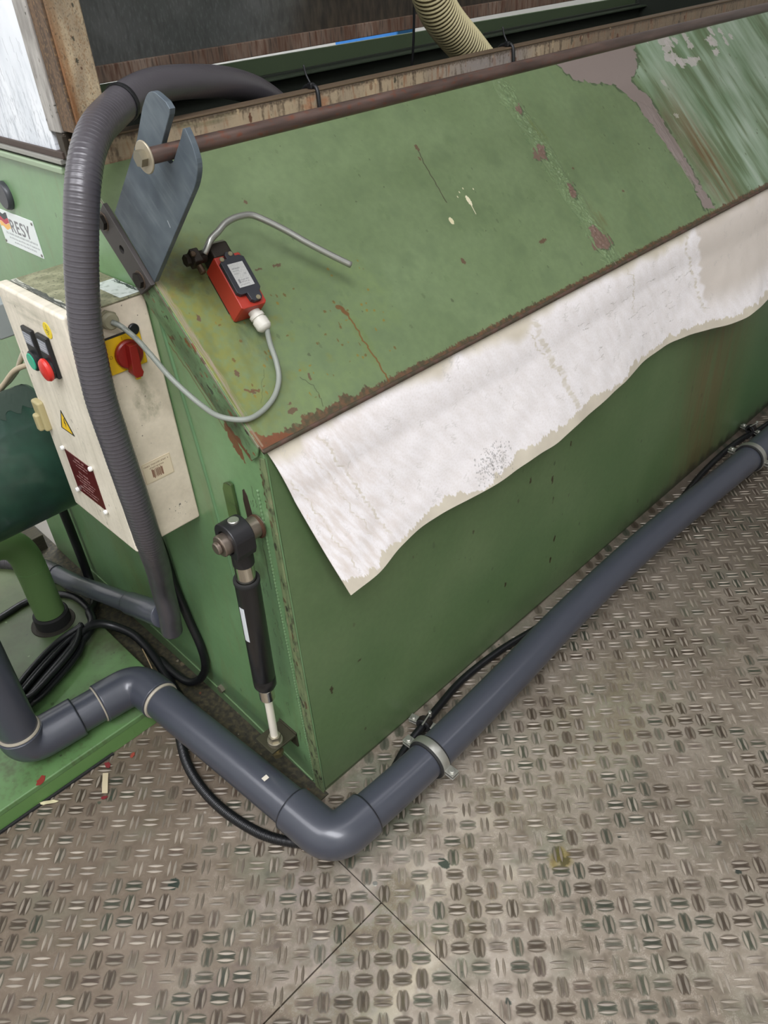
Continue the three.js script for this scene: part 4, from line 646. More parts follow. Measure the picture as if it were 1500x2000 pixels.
// ---------------------------------------------------------------- gas strut on the end wall
{
  const t = thing('gas_strut', 'black gas strut with a clevis head standing upright on the green end wall', 'gas strut');
  const X = -0.042, A = (y) => V(X, y, -0.0461 - (0.5507 - y) * 0.0585), D = A(0.1).sub(A(0.6)).normalize();
  part('cylinder', lathe([[0, 0], [0.0175, 0], [0.0195, 0.002], [0.0195, 0.226], [0.0182, 0.228], [0.0182, 0.229], [0.0195, 0.231], [0.0195, 0.248], [0.017, 0.254], [0.012, 0.256], [0.012, 0.262], [0, 0.262]], A(0.548), D, 40), phys({ color: '#0f0f11', roughness: 0.38, clearcoat: 0.2 }), t);
  part('top_ring', lathe([[0.016, 0], [0.0202, 0], [0.0206, 0.001], [0.0206, 0.006], [0.0198, 0.008], [0.016, 0.008]], A(0.55), D, 40), M.blackMatt, t);
  part('chrome_collar', rod(A(0.583), A(0.546), 0.0152, 0.0012, 36), M.chrome, t);
  part('neck', rod(A(0.62), A(0.58), 0.0165, 0.0015, 32), std({ color: '#1a191a', roughness: 0.5 }), t);
  // clevis head: fork block with a rounded top
  const P = A(0.634), s = new THREE.Shape();
  s.moveTo(-0.0235, -0.022); s.lineTo(0.0235, -0.022); s.lineTo(0.0265, -0.012); s.lineTo(0.0265, 0.01); s.quadraticCurveTo(0.0225, 0.029, 0, 0.0305); s.quadraticCurveTo(-0.0225, 0.029, -0.0265, 0.01); s.lineTo(-0.0265, -0.012); s.closePath();
  const hp = new THREE.Path(); hp.absarc(0, 0.0, 0.0182, 0, Math.PI * 2, true); s.holes.push(hp);
  part('clevis_head', new THREE.ExtrudeGeometry(s, { depth: 0.03, bevelEnabled: true, bevelSize: 0.002, bevelOffset: -0.002, bevelThickness: 0.002, bevelSegments: 2, curveSegments: 24 }).rotateY(Math.PI / 2).rotateX(0.058).translate(P.x - 0.021, P.y, P.z), std({ color: '#19181b', roughness: 0.45 }), t);
  part('pivot_pin', [rod(V(-0.004, P.y, P.z), V(-0.076, P.y, P.z), 0.0168, 0.0015, 32), rod(V(-0.076, P.y, P.z), V(-0.083, P.y, P.z), 0.0095, 0.0015, 24)], std({ color: '#8b7f74', roughness: 0.35, metalness: 0.85 }), t, 'worn steel pivot pin');
  part('pin_washer', rod(V(-0.0065, P.y - 0.002, P.z), V(-0.012, P.y - 0.002, P.z), 0.019, 0.001, 28), std({ color: '#4e3524', roughness: 0.7, metalness: 0.3 }), t, 'rusty washer');
  part('set_screw', rod(V(P.x - 0.004, P.y + 0.0285, P.z + 0.001), V(P.x - 0.004, P.y + 0.0325, P.z + 0.001), 0.0083, 0.0008, 24), M.zinc, t);
  part('steel_ring', rod(A(0.2905), A(0.262), 0.0135, 0.001, 32), M.chrome, t);
  part('piston_rod', rod(A(0.266), A(0.142), 0.0072, 0.001, 24), std({ color: '#ece6d6', roughness: 0.25, metalness: 0.2 }), t);
  part('rod_nut', [hexagon(A(0.152), D, 0.0115, 0.012), rod(A(0.14), A(0.128), 0.0145, 0.001, 24)], std({ color: '#97917f', roughness: 0.4, metalness: 0.8 }), t);
  part('rod_tip', [rod(A(0.128), A(0.088), 0.006, 0.001, 16), hexagon(A(0.104), D, 0.012, 0.01)], std({ color: '#8a805e', roughness: 0.4, metalness: 0.8 }), t);
  part('lower_bracket', [box(0.062, 0.005, 0.05, -0.031, 0.126, -0.081, 0.001), box(0.004, 0.04, 0.05, -0.0045, 0.112, -0.081, 0.001)], std({ color: '#3c3a2a', roughness: 0.6, metalness: 0.4 }), t);
  part('strut_label', sheet((s2, q) => { const a = Math.PI * (0.88 + 0.16 * s2), p = A(0.5 - 0.075 * (1 - q)); return V(p.x + Math.cos(a) * 0.0197, p.y, p.z - Math.sin(a) * 0.0197 * -1); }, 8, 6, 0.0003), std({ color: '#c9cdd0', roughness: 0.5 }), t, 'pale sticker');
}

// ---------------------------------------------------------------- filter fleece hanging out from under the lid
{
  const bottom = [[0.0765, 0.492, 0.052], [0.1355, 0.497, 0.053], [0.2005, 0.509, 0.042], [0.2985, 0.514, 0.038], [0.425, 0.505, 0.046], [0.528, 0.5055, 0.046], [0.638, 0.5035, 0.0475], [0.768, 0.512, 0.039], [0.884, 0.5175, 0.031], [1.0, 0.527, 0.018], [1.105, 0.53, 0.0195], [1.22, 0.52, 0.031], [1.364, 0.498, 0.0518], [1.47, 0.493, 0.058], [1.558, 0.498, 0.0518], [1.7, 0.51, 0.045], [1.9, 0.5, 0.05], [2.2, 0.5, 0.05]];
  const top = bottom.map((b, i) => V(0.001 + (b[0] - 0.0765) * (2.2 - 0.001) / (2.2 - 0.0765), 0.778, -0.002));
  const cb = new THREE.CatmullRomCurve3(bottom.map((p) => V(...p)), false, 'centripetal');
  const f = (s, t0) => {
    const b = cb.getPoint(s), i = s * (bottom.length - 1), k = Math.min(bottom.length - 2, Math.floor(i)), a = top[k].clone().lerp(top[k + 1], i - k), t = 1 - t0;
    const p = a.clone().lerp(b, t);
    p.z = 0.002 + (b.z - 0.002) * (0.62 * t + 0.38 * t * t) + 0.004 * Math.sin(Math.PI * Math.min(1, t * 3)) + 0.0016 * n2(p.x * 9, t * 3) * t; 
    if (t < 0.08) p.z -= 0.0035 * (1 - t / 0.08);
    return p;
  };
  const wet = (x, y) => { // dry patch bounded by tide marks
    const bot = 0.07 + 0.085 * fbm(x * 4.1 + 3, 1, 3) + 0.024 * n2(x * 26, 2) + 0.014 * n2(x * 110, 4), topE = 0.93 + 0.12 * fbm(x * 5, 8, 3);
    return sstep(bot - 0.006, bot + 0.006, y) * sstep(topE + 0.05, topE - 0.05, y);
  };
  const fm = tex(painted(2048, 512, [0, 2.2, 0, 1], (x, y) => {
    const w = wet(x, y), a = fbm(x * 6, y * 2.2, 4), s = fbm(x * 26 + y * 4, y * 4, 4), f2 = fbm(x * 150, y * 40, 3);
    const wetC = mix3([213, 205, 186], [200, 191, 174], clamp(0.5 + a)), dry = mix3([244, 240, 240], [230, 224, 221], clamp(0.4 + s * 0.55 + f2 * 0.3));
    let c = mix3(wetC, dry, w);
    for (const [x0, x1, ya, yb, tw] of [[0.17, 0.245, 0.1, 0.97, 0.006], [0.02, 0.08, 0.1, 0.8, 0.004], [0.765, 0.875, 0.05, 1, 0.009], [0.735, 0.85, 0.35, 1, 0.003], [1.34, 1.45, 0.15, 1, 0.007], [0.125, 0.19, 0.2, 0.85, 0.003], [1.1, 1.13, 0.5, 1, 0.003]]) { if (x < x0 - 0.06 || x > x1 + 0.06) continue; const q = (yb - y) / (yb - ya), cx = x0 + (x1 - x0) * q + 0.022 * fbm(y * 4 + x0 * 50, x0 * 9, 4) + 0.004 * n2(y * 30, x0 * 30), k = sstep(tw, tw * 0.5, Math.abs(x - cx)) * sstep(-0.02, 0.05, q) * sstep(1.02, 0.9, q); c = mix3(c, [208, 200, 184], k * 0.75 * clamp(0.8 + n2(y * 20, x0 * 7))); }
    c = mix3(c, [219, 208, 200], clamp(sstep(0.42, 0.12, x) * (0.3 + s * 1.2)) * w * 0.7);
    c = mix3(c, [200, 192, 184], clamp(f2 * 1.3 - 0.3) * 0.4); c = mix3(c, [206, 196, 184], sstep(1.43, 1.445, x + 0.06 * (y - 0.5) + 0.012 * n2(y * 9, 3)) * sstep(0.1, 0.4, y) * 0.8);  // grey right end stands in for the shading of a fold
    return c;
  }, (x, R) => {
    for (let i = 0; i < 180; i++) { const px = R() * 2.1, py = R(); line(x, [[px, py], [px - 0.004 + R() * 0.012, py + 0.02 + R() * 0.05]], 0.0012 + R() * 0.003, [186, 180, 176], 0.3, 0.01); }
    for (let i = 0; i < 260; i++) { const px = 0.56 + (R() + R() - 1) * 0.07, py = 0.16 + (R() + R() - 1) * 0.14; x.fillStyle = css([120, 117, 114], 0.35); x.beginPath(); x.ellipse(px, py, 0.0008 + R() * 0.0014, 0.003 + R() * 0.006, 0, 0, 6.283); x.fill(); }
    for (let i = 0; i < 24; i++) { const px = 0.9 + R() * 0.5, py = 0.2 + R() * 0.6; line(x, [[px, py], [px + 0.016 + R() * 0.02, py + (R() - 0.5) * 0.05]], 0.002, [150, 144, 136], 0.5, 0.01); }
    cloud(x, R, 0.012, 0.55, 0.004, 0.02, [176, 130, 60], 0.08, 20);
  }));
  fm.wrapS = fm.wrapT = THREE.ClampToEdgeWrapping;
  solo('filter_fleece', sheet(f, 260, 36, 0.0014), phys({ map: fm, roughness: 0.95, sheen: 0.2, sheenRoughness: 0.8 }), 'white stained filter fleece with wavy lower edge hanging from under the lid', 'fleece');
}

// ---------------------------------------------------------------- hoses
{
  const t = thing('grey_hose', 'long grey corrugated hose arching past the control box and over the top rail', 'hose');
  const p = [[-0.058, 0.243, -0.352], [-0.059, 0.27, -0.345], [-0.06, 0.3, -0.335], [-0.066, 0.3816, -0.3142], [-0.0824, 0.4701, -0.265], [-0.1027, 0.5657, -0.217], [-0.1109, 0.6498, -0.199], [-0.1146, 0.7186, -0.194], [-0.117, 0.7807, -0.192], [-0.1179, 0.8374, -0.192], [-0.1133, 0.903, -0.192], [-0.1106, 0.9304, -0.192], [-0.0958, 0.9995, -0.19], [-0.0764, 1.0628, -0.19], [-0.0601, 1.0995, -0.195], [-0.0374, 1.1275, -0.21], [-0.0071, 1.145, -0.235], [0.0254, 1.1535, -0.26], [0.0707, 1.1645, -0.285], [0.1259, 1.1695, -0.31], [0.1954, 1.164, -0.33], [0.2852, 1.1473, -0.36], [0.36, 1.12, -0.388], [0.43, 1.075, -0.42], [0.5, 1.0, -0.46]];
  const R0 = 0.0207;
  const rf = (s, L) => { const k = Math.min(sstep(0.1, 0.3, s), 1) * (1 - 0.85 * sstep(0.98, 1.06, s)); const ph = (s % 0.0062) / 0.0062; return R0 + 0.0014 * sstep(0.95, 1.06, s) + (0.00055 * Math.exp(-(((ph - 0.5) / 0.1) ** 2)) - 0.0002 * Math.exp(-(((ph - 0.3) / 0.12) ** 2))) * k; };
  part('hose_wall', sweep(p, rf, { step: 0.0009, rad: 28 }), M.hose, t);
  // black tie where the hose changes over
  const c = new THREE.CatmullRomCurve3(p.map((q) => V(...q)), false, 'centripetal'), L = c.getLength();
  const uAt = 1.065 / L, q = c.getPointAt(uAt), d = c.getTangentAt(uAt);
  part('hose_tie', lathe([[0.0205, -0.0035], [0.0236, -0.0035], [0.024, -0.002], [0.024, 0.002], [0.0236, 0.0035], [0.0205, 0.0035]], q, d, 40), M.black, t, 'black strap');
}
{
  const t = thing('grey_return_pipe', 'grey plastic return pipe running along the foot of the green end wall behind the hose', 'pipe');
  part('pipe_run', sweep([[-0.0646, 0.262, -0.418], [-0.063, 0.232, -0.48], [-0.06, 0.2, -0.5431], [-0.0637, 0.15, -0.6724], [-0.0681, 0.09, -0.8248], [-0.0798, 0.073, -0.9237]], 0.0215, { rad: 28, step: 0.01 }), M.pvc, t);
  part('socket', sweep([[-0.0612, 0.212, -0.52], [-0.0635, 0.24, -0.462], [-0.0642, 0.2611, -0.415], [-0.0628, 0.27, -0.386], [-0.0612, 0.278, -0.364]], 0.0245, { rad: 28, step: 0.005 }), M.pvc, t);
  part('flexible_tail', sweep([[-0.0798, 0.073, -0.92], [-0.0996, 0.066, -1.0055], [-0.1466, 0.06, -1.1], [-0.24, 0.06, -1.16], [-0.4, 0.06, -1.18]], (s) => 0.0235 + 0.0008 * Math.sin(s * 900), { rad: 24, step: 0.002 }), M.hose, t);
}
{
  const t = thing('yellow_hose', 'cream ribbed suction hose dipping into the dark trough behind the top rail', 'hose');
  const p = [[0.66, 1.5, -0.36], [0.75, 1.33, -0.4], [0.845, 1.2, -0.445], [0.99, 1.1, -0.475], [1.16, 0.99, -0.51], [1.3, 0.88, -0.55]];
  part('ribbed_wall', sweep(p, (s) => { const ph = (s % 0.0092) / 0.0092; return 0.033 + 0.0055 * Math.pow(Math.abs(Math.sin(ph * Math.PI)), 0.8); }, { step: 0.0011, rad: 28 }), std({ color: '#bdb38a', roughness: 0.45 }), t);
  for (const off of [0.0]) part('dark_groove_fill', sweep(p, 0.0364 + off, { rad: 28, step: 0.02 }), std({ color: '#55492e', roughness: 0.6 }), t);  // dark tube put in to darken the grooves between the ribs
}
solo('hanging_cable', sweep([[1.31, 1.6, -0.93], [1.305, 1.3, -0.93], [1.3, 1.1, -0.935], [1.29, 0.9, -0.95], [1.28, 0.46, -0.95]], 0.0035, { rad: 8, step: 0.02 }), M.cable, 'thin black cable hanging down inside the enclosure behind the yellow hose', 'cable');

// ---------------------------------------------------------------- drain pipe along the tank
{
  const t = thing('drain_pipe', 'thick grey plastic drain pipe with glued elbows round the foot of the tank', 'pipe');
  const r = 0.0365, re = 0.0415;
  const A = V(-0.366, 0.0935, -0.449), B = V(-0.1305, 0.0935, -0.43), C = V(-0.08, 0.064, 0.1225), D = [[0.0507, 0.062, 0.1265], [0.1633, 0.06, 0.1262], [0.4278, 0.06, 0.1165], [0.63, 0.06, 0.1045], [0.9638, 0.06, 0.0997], [1.28, 0.06, 0.1114], [1.5186, 0.06, 0.1221], [2.1, 0.06, 0.13], [2.6, 0.06, 0.13]].map((p) => V(...p));
  const lerp = (p, q, d) => p.clone().add(q.clone().sub(p).normalize().multiplyScalar(d));
  const up = V(-0.352, 0.6, -0.47);
  part('upright_run', sweep([lerp(A, up, 0.03), A.clone().lerp(up, 0.5), up, V(-0.349, 1.05, -0.5)], r, { rad: 36, step: 0.03 }), M.pvc, t);
  part('short_run', sweep([lerp(A, B, 0.05), lerp(B, A, 0.05)], r, { rad: 36 }), M.pvc, t);
  part('side_run', sweep([lerp(B, C, 0.05), lerp(C, B, 0.05)], r, { rad: 36 }), M.pvc, t);
  part('front_run', sweep([lerp(C, D[0], 0.05), ...D], r, { rad: 36, step: 0.02 }), M.pvc, t);
  const elbow = (P, Q, S, la = 0.078, lb = 0.078) => { // corner P with legs towards Q and S
    const a = lerp(P, Q, la), b = lerp(P, S, lb), pts = [a, lerp(P, Q, 0.042)];
    for (let i = 1; i < 6; i++) { const s = i / 6; pts.push(lerp(P, Q, 0.04).multiplyScalar((1 - s) ** 2).add(P.clone().multiplyScalar(2 * s * (1 - s))).add(lerp(P, S, 0.04).multiplyScalar(s * s))); }
    pts.push(lerp(P, S, 0.042), b); return sweep(pts, re, { rad: 40, step: 0.004 });
  };
  part('elbow', elbow(A, up, B, 0.045, 0.105), M.pvc, t); part('elbow', elbow(B, A, C, 0.085, 0.075), M.pvc, t); part('elbow', elbow(C, B, D[0], 0.1, 0.078), M.pvc, t);
  const ring = (P, Q, d, w = 0.0035, m = M.pvcRing) => { const p = lerp(P, Q, d); const k = Q.clone().sub(P); part('glue_ring', lathe([[0.03, -w], [0.0388, -w], [0.0402, 0], [0.0388, w], [0.03, w]], p, k, 40), m, t); };
  ring(A, up, 0.0475); ring(B, C, 0.0775); ring(B, A, 0.086, 0.0018);
  part('paint_fleck', [box(0.011, 0.0012, 0.009, -0.0965, 0.1105, -0.0365, 0.0004)], std({ color: '#c9c2b2', roughness: 0.6 }), t);
}
// clamps that hold it to the floor
for (const [x, z, tilt, label] of [[0.1633, 0.1262, 0.03, 'zinc pipe clamp with rubber lining near the corner of the green tank'], [1.5186, 0.1221, -0.03, 'zinc pipe clamp round the far stretch of the grey drain pipe']]) {
  const t = thing('pipe_clamp', label, 'clamp'); t.position.set(x, 0.06, z); t.rotation.y = tilt;
  part('rubber_lining', lathe([[0.0366, -0.0125], [0.0405, -0.0125], [0.0415, -0.011], [0.0415, 0.011], [0.0405, 0.0125], [0.0366, 0.0125]], V(0, 0, 0), V(1, 0, 0), 44), M.blackMatt, t);
  part('metal_band', lathe([[0.0412, -0.0085], [0.0432, -0.0085], [0.0436, -0.007], [0.0436, 0.007], [0.0432, 0.0085], [0.0412, 0.0085]], V(0, 0, 0), V(1, 0, 0), 44), M.zinc, t);
  for (const s of [-1, 1]) { const l = part('clamp_ear', [box(0.018, 0.0025, 0.02, 0, 0.0042, s * 0.053, 0.0006), box(0.018, 0.0025, 0.02, 0, -0.0042, s * 0.053, 0.0006), box(0.018, 0.011, 0.0022, 0, 0, s * 0.0445, 0.0006)], M.zinc, t); part('screw', [rod(V(0, -0.016, s * 0.054), V(0, 0.0085, s * 0.054), 0.003, 0.0006, 14), rod(V(0, 0.0052, s * 0.054), V(0, 0.0095, s * 0.054), 0.0055, 0.001, 18)], M.zinc, l); }
  part('foot_stud', [rod(V(0, -0.059, 0), V(0, -0.042, 0), 0.006, 0.001, 16), box(0.03, 0.003, 0.03, 0, -0.0585, 0, 0.0008)], M.steel, t);
}
// small cable clamp beside the first one
{
  const t = thing('cable_clamp', 'small dark clamp with zinc screws holding the black cable beside the drain pipe', 'clamp'); t.position.set(0.232, 0.026, 0.048); t.rotation.y = 0.24;
  part('clamp_jaw', [lathe([[0.0085, -0.009], [0.0145, -0.009], [0.0155, -0.007], [0.0155, 0.007], [0.0145, 0.009], [0.0085, 0.009]], V(0, 0, 0), V(1, 0, 0), 28)], M.blackMatt, t);
  part('clamp_band', [lathe([[0.0152, -0.005], [0.0168, -0.005], [0.0168, 0.005], [0.0152, 0.005]], V(0, 0, 0), V(1, 0, 0), 28)], M.dark, t);
  for (const s of [-1, 1]) { const e = part('clamp_ear', [box(0.016, 0.0022, 0.018, 0, 0.0035, s * 0.0245, 0.0006), box(0.016, 0.0022, 0.018, 0, -0.0035, s * 0.0245, 0.0006)], M.zinc, t); part('screw', [rod(V(0, -0.012, s * 0.0255), V(0, 0.007, s * 0.0255), 0.0026, 0.0005, 12), rod(V(0, 0.0045, s * 0.0255), V(0, 0.008, s * 0.0255), 0.0048, 0.0008, 16)], M.zinc, e); }
  part('foot_stud', [rod(V(0, -0.027, 0.004), V(0, -0.014, 0.004), 0.005, 0.001, 14), box(0.026, 0.003, 0.024, 0, -0.0245, 0.004, 0.0008)], M.steel, t);
  part('tee_key', [rod(V(-0.02, 0.022, 0.006), V(0.012, 0.022, 0.006), 0.0018, 0.0003, 10), rod(V(0.012, 0.014, 0.006), V(0.012, 0.028, 0.006), 0.004, 0.001, 14)], M.zinc, t);
}

{
  const c = scene.getObjectByName('cable_clamp').clone(); c.name = numbered('cable_clamp'); c.position.set(1.72, 0.026, 0.04); c.rotation.y = -0.2; c.userData.label = 'small dark cable clamp at the far right end behind the drain pipe'; scene.add(c);
}
solo('loose_wire', sweep([[-0.052, 0.012, -0.565], [-0.06, 0.05, -0.55], [-0.067, 0.052, -0.52], [-0.073, 0.03, -0.49], [-0.075, 0.01, -0.475]], 0.0014, { rad: 7, step: 0.004 }), std({ color: '#8d7a5a', roughness: 0.6 }), 'thin tan wire sticking up from the dirty gutter behind the pipe elbow', 'wire');
// ---------------------------------------------------------------- cables on the floor
solo('floor_cable', sweep([[-0.04, 0.009, 0.105], [0.04, 0.009, 0.093], [0.1, 0.012, 0.076], [0.17, 0.021, 0.0565], [0.2316, 0.026, 0.048], [0.285, 0.02, 0.037], [0.3788, 0.011, 0.0215], [0.5, 0.009, 0.027], [0.63, 0.009, 0.0495], [0.76, 0.009, 0.0615], [1.0, 0.009, 0.075], [1.13, 0.009, 0.0705], [1.28, 0.009, 0.0485], [1.447, 0.009, 0.0305], [1.658, 0.009, 0.03], [1.8, 0.009, 0.053], [2.2, 0.009, 0.06]], 0.0082, { rad: 14, step: 0.01 }), M.cable, 'black cable snaking between the front wall and the drain pipe', 'cable');
solo('corrugated_conduit', sweep([[-0.07, 0.012, -0.42], [-0.098, 0.0125, -0.365], [-0.126, 0.0122, -0.3085], [-0.1514, 0.0122, -0.2452], [-0.1636, 0.0122, -0.1732], [-0.1619, 0.0122, -0.0993], [-0.1429, 0.0122, -0.0137], [-0.12, 0.0122, 0.032], [-0.09, 0.0122, 0.07], [-0.05, 0.0122, 0.1]], (s) => 0.0093 + 0.0008 * Math.sin(s * 1900), { rad: 14, step: 0.0009 }), M.cable, 'black corrugated conduit curving out under the grey drain pipe over the tread plate', 'conduit');

// ---------------------------------------------------------------- pump set on its green base plate
{
  const pl = tex(painted(1024, 768, [-1.1, -0.08, 0.38, 1.2], (x, v) => { const a = fbm(x * 5, v * 5, 4), b = fbm(x * 50, v * 50, 3); let c = mix3([94, 128, 79], [80, 112, 67], clamp(0.5 + a)); c = mix3(c, [66, 72, 46], clamp(b * 1.1 + a * 1.2 - 0.2) * 0.6); c = mix3(c, [66, 72, 48], sstep(0.48, 0.8, v + 0.2 * a) * 0.75); return c; }, (x, R) => { cloud(x, R, -0.25, 0.9, 0.12, 0.14, [50, 46, 34], 0.04, 70, 0.3); cloud(x, R, -0.17, 1.02, 0.1, 0.1, [116, 104, 84], 0.05, 60, 0.3); specks(x, R, 160, [-1.0, -0.08, 0.38, 1.1], 0.0006, 0.005, [[40, 44, 30], [30, 34, 26], [140, 160, 120]], 0.75); for (let i = 0; i < 24; i++) line(x, [[-0.36 + R() * 0.06, 0.66 + R() * 0.06], [-0.36 + R() * 0.06, 0.67 + R() * 0.06]], 0.0008, [160, 176, 140], 0.5, 0.002); flake(x, [[-0.19, 0.39], [-0.15, 0.39], [-0.15, 0.41], [-0.22, 0.41]], [92, 112, 80], 0.5, 0.003); cloud(x, R, -0.16, 0.5, 0.02, 0.02, [36, 40, 28], 0.08, 30); }));
  const t = thing('pump_base', 'low green steel base plate beside the tank carrying the cables and the elbow pipe', 'base plate');
  part('base_top', planarUV(span(-1.1, -0.084, 0.036, 0.05, -1.1, -0.387, 0.003), 'x', -1.1, -0.08, 'z', -0.38, -1.2), std({ map: pl, roughness: 0.42 }), t);
  part('base_skirt', [span(-1.1, -0.12, -0.001, 0.038, -0.397, -0.388, 0.003), span(-0.1, -0.086, -0.001, 0.038, -1.1, -0.4, 0.003), span(-1.1, -1.09, -0.001, 0.038, -1.1, -0.39, 0.003)], std({ color: '#5c8048', roughness: 0.45 }), t);
  part('rubber_strip', span(-1.1, -0.24, -0.001, 0.006, -0.387, -0.3825, 0.001), M.blackMatt, t);
}
{
  const t = thing('elbow_pipe', 'painted green elbow pipe rising from a rubber collar in the base plate', 'pipe');
  part('pipe_bend', sweep([[-0.157, 0.05, -0.79], [-0.157, 0.12, -0.79], [-0.157, 0.225, -0.79], [-0.16, 0.262, -0.79], [-0.172, 0.292, -0.79], [-0.195, 0.31, -0.79], [-0.23, 0.316, -0.79], [-0.35, 0.316, -0.79], [-0.6, 0.316, -0.79]], 0.0335, { rad: 32, step: 0.008 }), std({ color: '#64824f', roughness: 0.45 }), t);
  part('weld_ring', lathe([[0.0325, -0.0015], [0.0342, -0.001], [0.0342, 0.001], [0.0325, 0.0015]], V(-0.157, 0.222, -0.79), V(0, 1, 0), 32), std({ color: '#668a54', roughness: 0.5 }), t);
  part('rubber_collar', lathe([[0.033, 0], [0.0405, 0.0], [0.0405, 0.03], [0.037, 0.034], [0.033, 0.034]], V(-0.157, 0.05, -0.79), V(0, 1, 0), 32), M.blackMatt, t);
  part('collar_flange', lathe([[0.036, 0], [0.051, 0.0], [0.05, 0.003], [0.036, 0.004]], V(-0.159, 0.0495, -0.79), V(0, 1, 0), 32), std({ color: '#2d2a22', roughness: 0.8 }), t);
  part('pipe_support', [span(-0.6, -0.56, 0.0495, 0.3, -0.81, -0.77, 0.002)], M.greenPlain, t);
}
{
  const t = thing('green_cylinder', 'big dark green horizontal pump cylinder partly hidden by the control box', 'cylinder');
  const dg = tex(painted(512, 512, [0, 1, 0, 1], (x, y) => { const a = fbm(x * 8, y * 8, 4), b = fbm(x * 50, y * 50, 3); return mix3([34, 66, 52], [26, 52, 42], clamp(0.5 + a)).map((v) => v * (1 + b * 0.08)); }));
  part('shell', planarUV(lathe([[0, 0], [0.113, 0], [0.119, 0.004], [0.121, 0.012], [0.121, 0.6], [0.115, 0.61], [0, 0.61]], V(-0.07, 0.583, -0.6), V(-1, 0, 0), 72), 'x', -0.7, 0.3, 'y', 0.2, 1.2), phys({ map: dg, roughness: 0.36, clearcoat: 0.3 }), t);
  part('saddle', [span(-0.62, -0.52, 0.0495, 0.5, -0.68, -0.52, 0.004)], std({ color: '#274a3a', roughness: 0.5 }), t);
  const dust = part('dust_crust', sheet((s, q) => { const a = 1.15 + q * 0.7 + 0.12 * n2(s * 11, 3) + 0.05 * n2(s * 40, 5), rr = 0.1212 + 0.0012 * Math.abs(n2(s * 40, q * 30)) * Math.sin(Math.PI * q); return V(-0.08 - s * 0.22, 0.583 + Math.sin(a) * rr, -0.6 + Math.cos(a) * rr); }, 40, 20, 0.0004), std({ color: '#2c3a31', roughness: 0.95 }), t);
}
// behind the pump: pale rails and a green channel across the floor
{
  const t = thing('green_channel', 'dark green steel channel lying across the floor behind the elbow pipe', 'channel');
  part('web', span(-0.7, -0.02, 0.0495, 0.16, -1.27, -1.24, 0.002), std({ color: '#3f5a34', roughness: 0.6 }), t);
  part('ledge', span(-0.7, -0.02, 0.155, 0.165, -1.4, -1.24, 0.002), std({ map: gutterMap, color: '#fff4dc', roughness: 0.8 }), t);
  part('foot', span(-0.7, -0.02, -0.017, 0.05, -1.34, -1.14, 0.002), std({ map: gutterMap, color: '#ffffff', roughness: 0.8 }), t);
}
{
  const t = thing('junction_box', 'small light grey junction box peeking out left of the control box', 'box');
  part('box_body', span(-0.1, -0.0035, 0.803, 0.862, -0.66, -0.59, 0.004), std({ color: '#8f9494', roughness: 0.45 }), t);
  part('box_lid', span(-0.112, -0.1, 0.8, 0.865, -0.663, -0.587, 0.004), std({ color: '#d6dade', roughness: 0.4 }), t);
}
solo('cream_cable', sweep([[-0.06, 0.81, -0.52], [-0.075, 0.79, -0.555], [-0.082, 0.765, -0.58], [-0.08, 0.735, -0.62], [-0.08, 0.69, -0.69], [-0.085, 0.645, -0.76], [-0.1, 0.58, -0.81], [-0.16, 0.5, -0.9], [-0.2, 0.42, -0.98]], 0.0048, { rad: 10, step: 0.01 }), M.cream, 'cream cable drooping steeply behind the control box, the nearer of two', 'cable');
solo('cream_cable', sweep([[-0.062, 0.79, -0.5], [-0.08, 0.765, -0.55], [-0.092, 0.742, -0.6], [-0.105, 0.7, -0.655], [-0.125, 0.65, -0.72], [-0.16, 0.6, -0.79], [-0.24, 0.56, -0.86]], 0.0048, { rad: 10, step: 0.01 }), std({ color: '#b3a48a', roughness: 0.55 }), 'cream cable crossing over another and leaving the photo at its left edge', 'cable');
solo('wall_cable', sweep([[-0.05, 0.56, -0.9], [-0.022, 0.4, -0.892], [-0.02, 0.274, -0.886], [-0.02, 0.15, -0.88], [-0.024, 0.05, -0.868], [-0.035, 0.02, -0.84], [-0.06, 0.03, -0.79], [-0.085, 0.06, -0.745], [-0.1, 0.066, -0.7], [-0.125, 0.07, -0.672]], 0.0105, { rad: 14, step: 0.008 }), M.cable, 'black cable running down the green end wall into the tied bundle', 'cable');
solo('loop_cable', sweep([[-0.34, 0.058, -0.9], [-0.242, 0.058, -0.894], [-0.1756, 0.058, -0.899], [-0.1196, 0.058, -0.8768], [-0.0876, 0.058, -0.832], [-0.0814, 0.058, -0.7655], [-0.0963, 0.06, -0.7044], [-0.13, 0.072, -0.662], [-0.18, 0.075, -0.635]], 0.0082, { rad: 14, step: 0.008 }), M.cable, 'black cable curling behind the green elbow pipe on the base plate', 'cable');
solo('gutter_cable', sweep([[-0.17, 0.075, -0.655], [-0.13, 0.083, -0.672], [-0.095, 0.076, -0.672], [-0.0718, 0.062, -0.655], [-0.05, 0.05, -0.605], [-0.047, 0.035, -0.545], [-0.055, 0.02, -0.475], [-0.063, 0.015, -0.425], [-0.072, 0.0125, -0.37]], 0.0098, { rad: 14, step: 0.008 }), M.cable, 'thick black cable dropping from the bundle into the dirty gutter', 'cable');
solo('drooping_cable', sweep([[-0.06, 0.545, -0.4], [-0.02, 0.45, -0.392], [-0.013, 0.3024, -0.384], [-0.0125, 0.2233, -0.3638], [-0.0125, 0.1686, -0.3464], [-0.0135, 0.12, -0.345], [-0.0165, 0.085, -0.355], [-0.026, 0.055, -0.372], [-0.037, 0.035, -0.4], [-0.042, 0.028, -0.45], [-0.04, 0.022, -0.52]], 0.0088, { rad: 14, step: 0.006 }), M.cable, 'black cable drooping in a loop from the control box down to the gutter', 'cable');
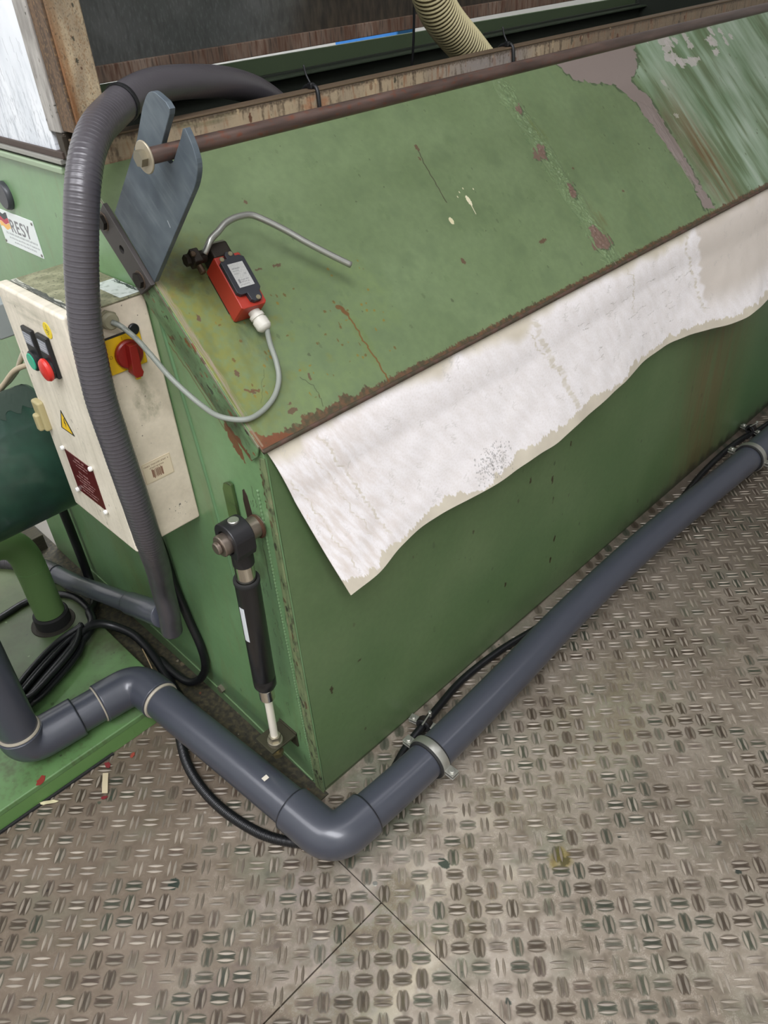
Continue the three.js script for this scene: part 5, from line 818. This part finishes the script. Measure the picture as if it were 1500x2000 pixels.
{ // tied bundle: long loops of one cable
  const t = thing('cable_bundle', 'black cable wound into long tied loops lying on the green base plate', 'cable bundle');
  const a = V(-0.128, 0.06, -0.68), b = V(-0.305, 0.06, -0.59), d = b.clone().sub(a).normalize(), s = V(-d.z, 0, d.x);
  for (let i = 0; i < 7; i++) {
    const w = 0.012 + (i % 4) * 0.0075, y = 0.007 + Math.floor(i / 2) * 0.0085, e = (i % 3) * 0.012; const P = (u, v, h) => a.clone().addScaledVector(d, u).addScaledVector(s, v).add(V(0, h, 0));
    part('loop', sweep([P(0.0, -0.008 + i * 0.002, y), P(0.06, -w * 0.9, y), P(0.15, -w, y), P(0.21 + e, -w * 0.7, y), P(0.228 + e, 0, y + 0.002), P(0.21 + e, w * 0.7, y), P(0.15, w, y), P(0.06, w * 0.8, y), P(0.002, 0.007 - i * 0.002, y + 0.004)], 0.0062, { rad: 10, step: 0.008 }), M.cable, t);
  }
  part('bundle_tie', [rod(V(-0.131, 0.097, -0.676), V(-0.136, 0.099, -0.674), 0.0038, 0.001, 14)], std({ color: '#c9c9c6', roughness: 0.4 }), t, 'white tie end');
}

// ---------------------------------------------------------------- scraps on the floor
const scrapMat = std({ color: '#b9ac8e', roughness: 0.8 });
solo('paper_strip', sheet((s, q) => V(-0.279 - 0.024 * s + 0.008 * q, 0.0045 + 0.001 * Math.sin(s * 3), -0.357 + 0.041 * s + 0.008 * q), 8, 3, 0.0004), scrapMat, 'narrow beige paper strip on the tread plate near the green base plate', 'paper');
solo('paper_scrap', sheet((s, q) => V(-0.401 + 0.025 * s + 0.006 * q, 0.0045 + 0.002 * Math.sin(s * 5 + q), -0.388 + 0.012 * s + 0.012 * q), 8, 4, 0.0004), std({ color: '#c9c09a', roughness: 0.8 }), 'crumpled cream paper scrap against the edge of the green base plate', 'paper');
const leafShape = (x, y, z, r, k) => { const s = new THREE.Shape(); for (let i = 0; i <= 18; i++) { const a = (i / 18) * 6.283, q = r * (0.65 + 0.4 * Math.abs(n2(Math.cos(a) * 1.7 + k, Math.sin(a) * 1.7))); i ? s.lineTo(Math.cos(a) * q * 1.3, Math.sin(a) * q * 0.8) : s.moveTo(Math.cos(a) * q * 1.3, Math.sin(a) * q * 0.8); } return new THREE.ExtrudeGeometry(s, { depth: 0.0006, bevelEnabled: false }).rotateX(-Math.PI / 2).rotateY(0.6 + k).translate(x, y, z); };
[[-0.3775, 0.0505, -0.392, 0.011, 'red paint flake on the green base plate', '#7d2a1e'], [-0.262, 0.0022, -0.369, 0.008, 'red paint flake at the end of the beige paper strip beside the base plate', '#6e1f22'], [-0.305, 0.0022, -0.306, 0.006, 'small dark red paint flake below the beige paper strip on the tread plate', '#6b1c22'], [-0.215, 0.0022, -0.352, 0.006, 'tiny red paint flake on the tread plate nearest the grey drain pipe', '#8a3a2c']].forEach(([x, y, z, r, label, col], i) => solo('paint_flake', leafShape(x, y, z, r, i), std({ color: col, roughness: 0.6 }), label, 'flake'));

renderer.render(scene, camera);
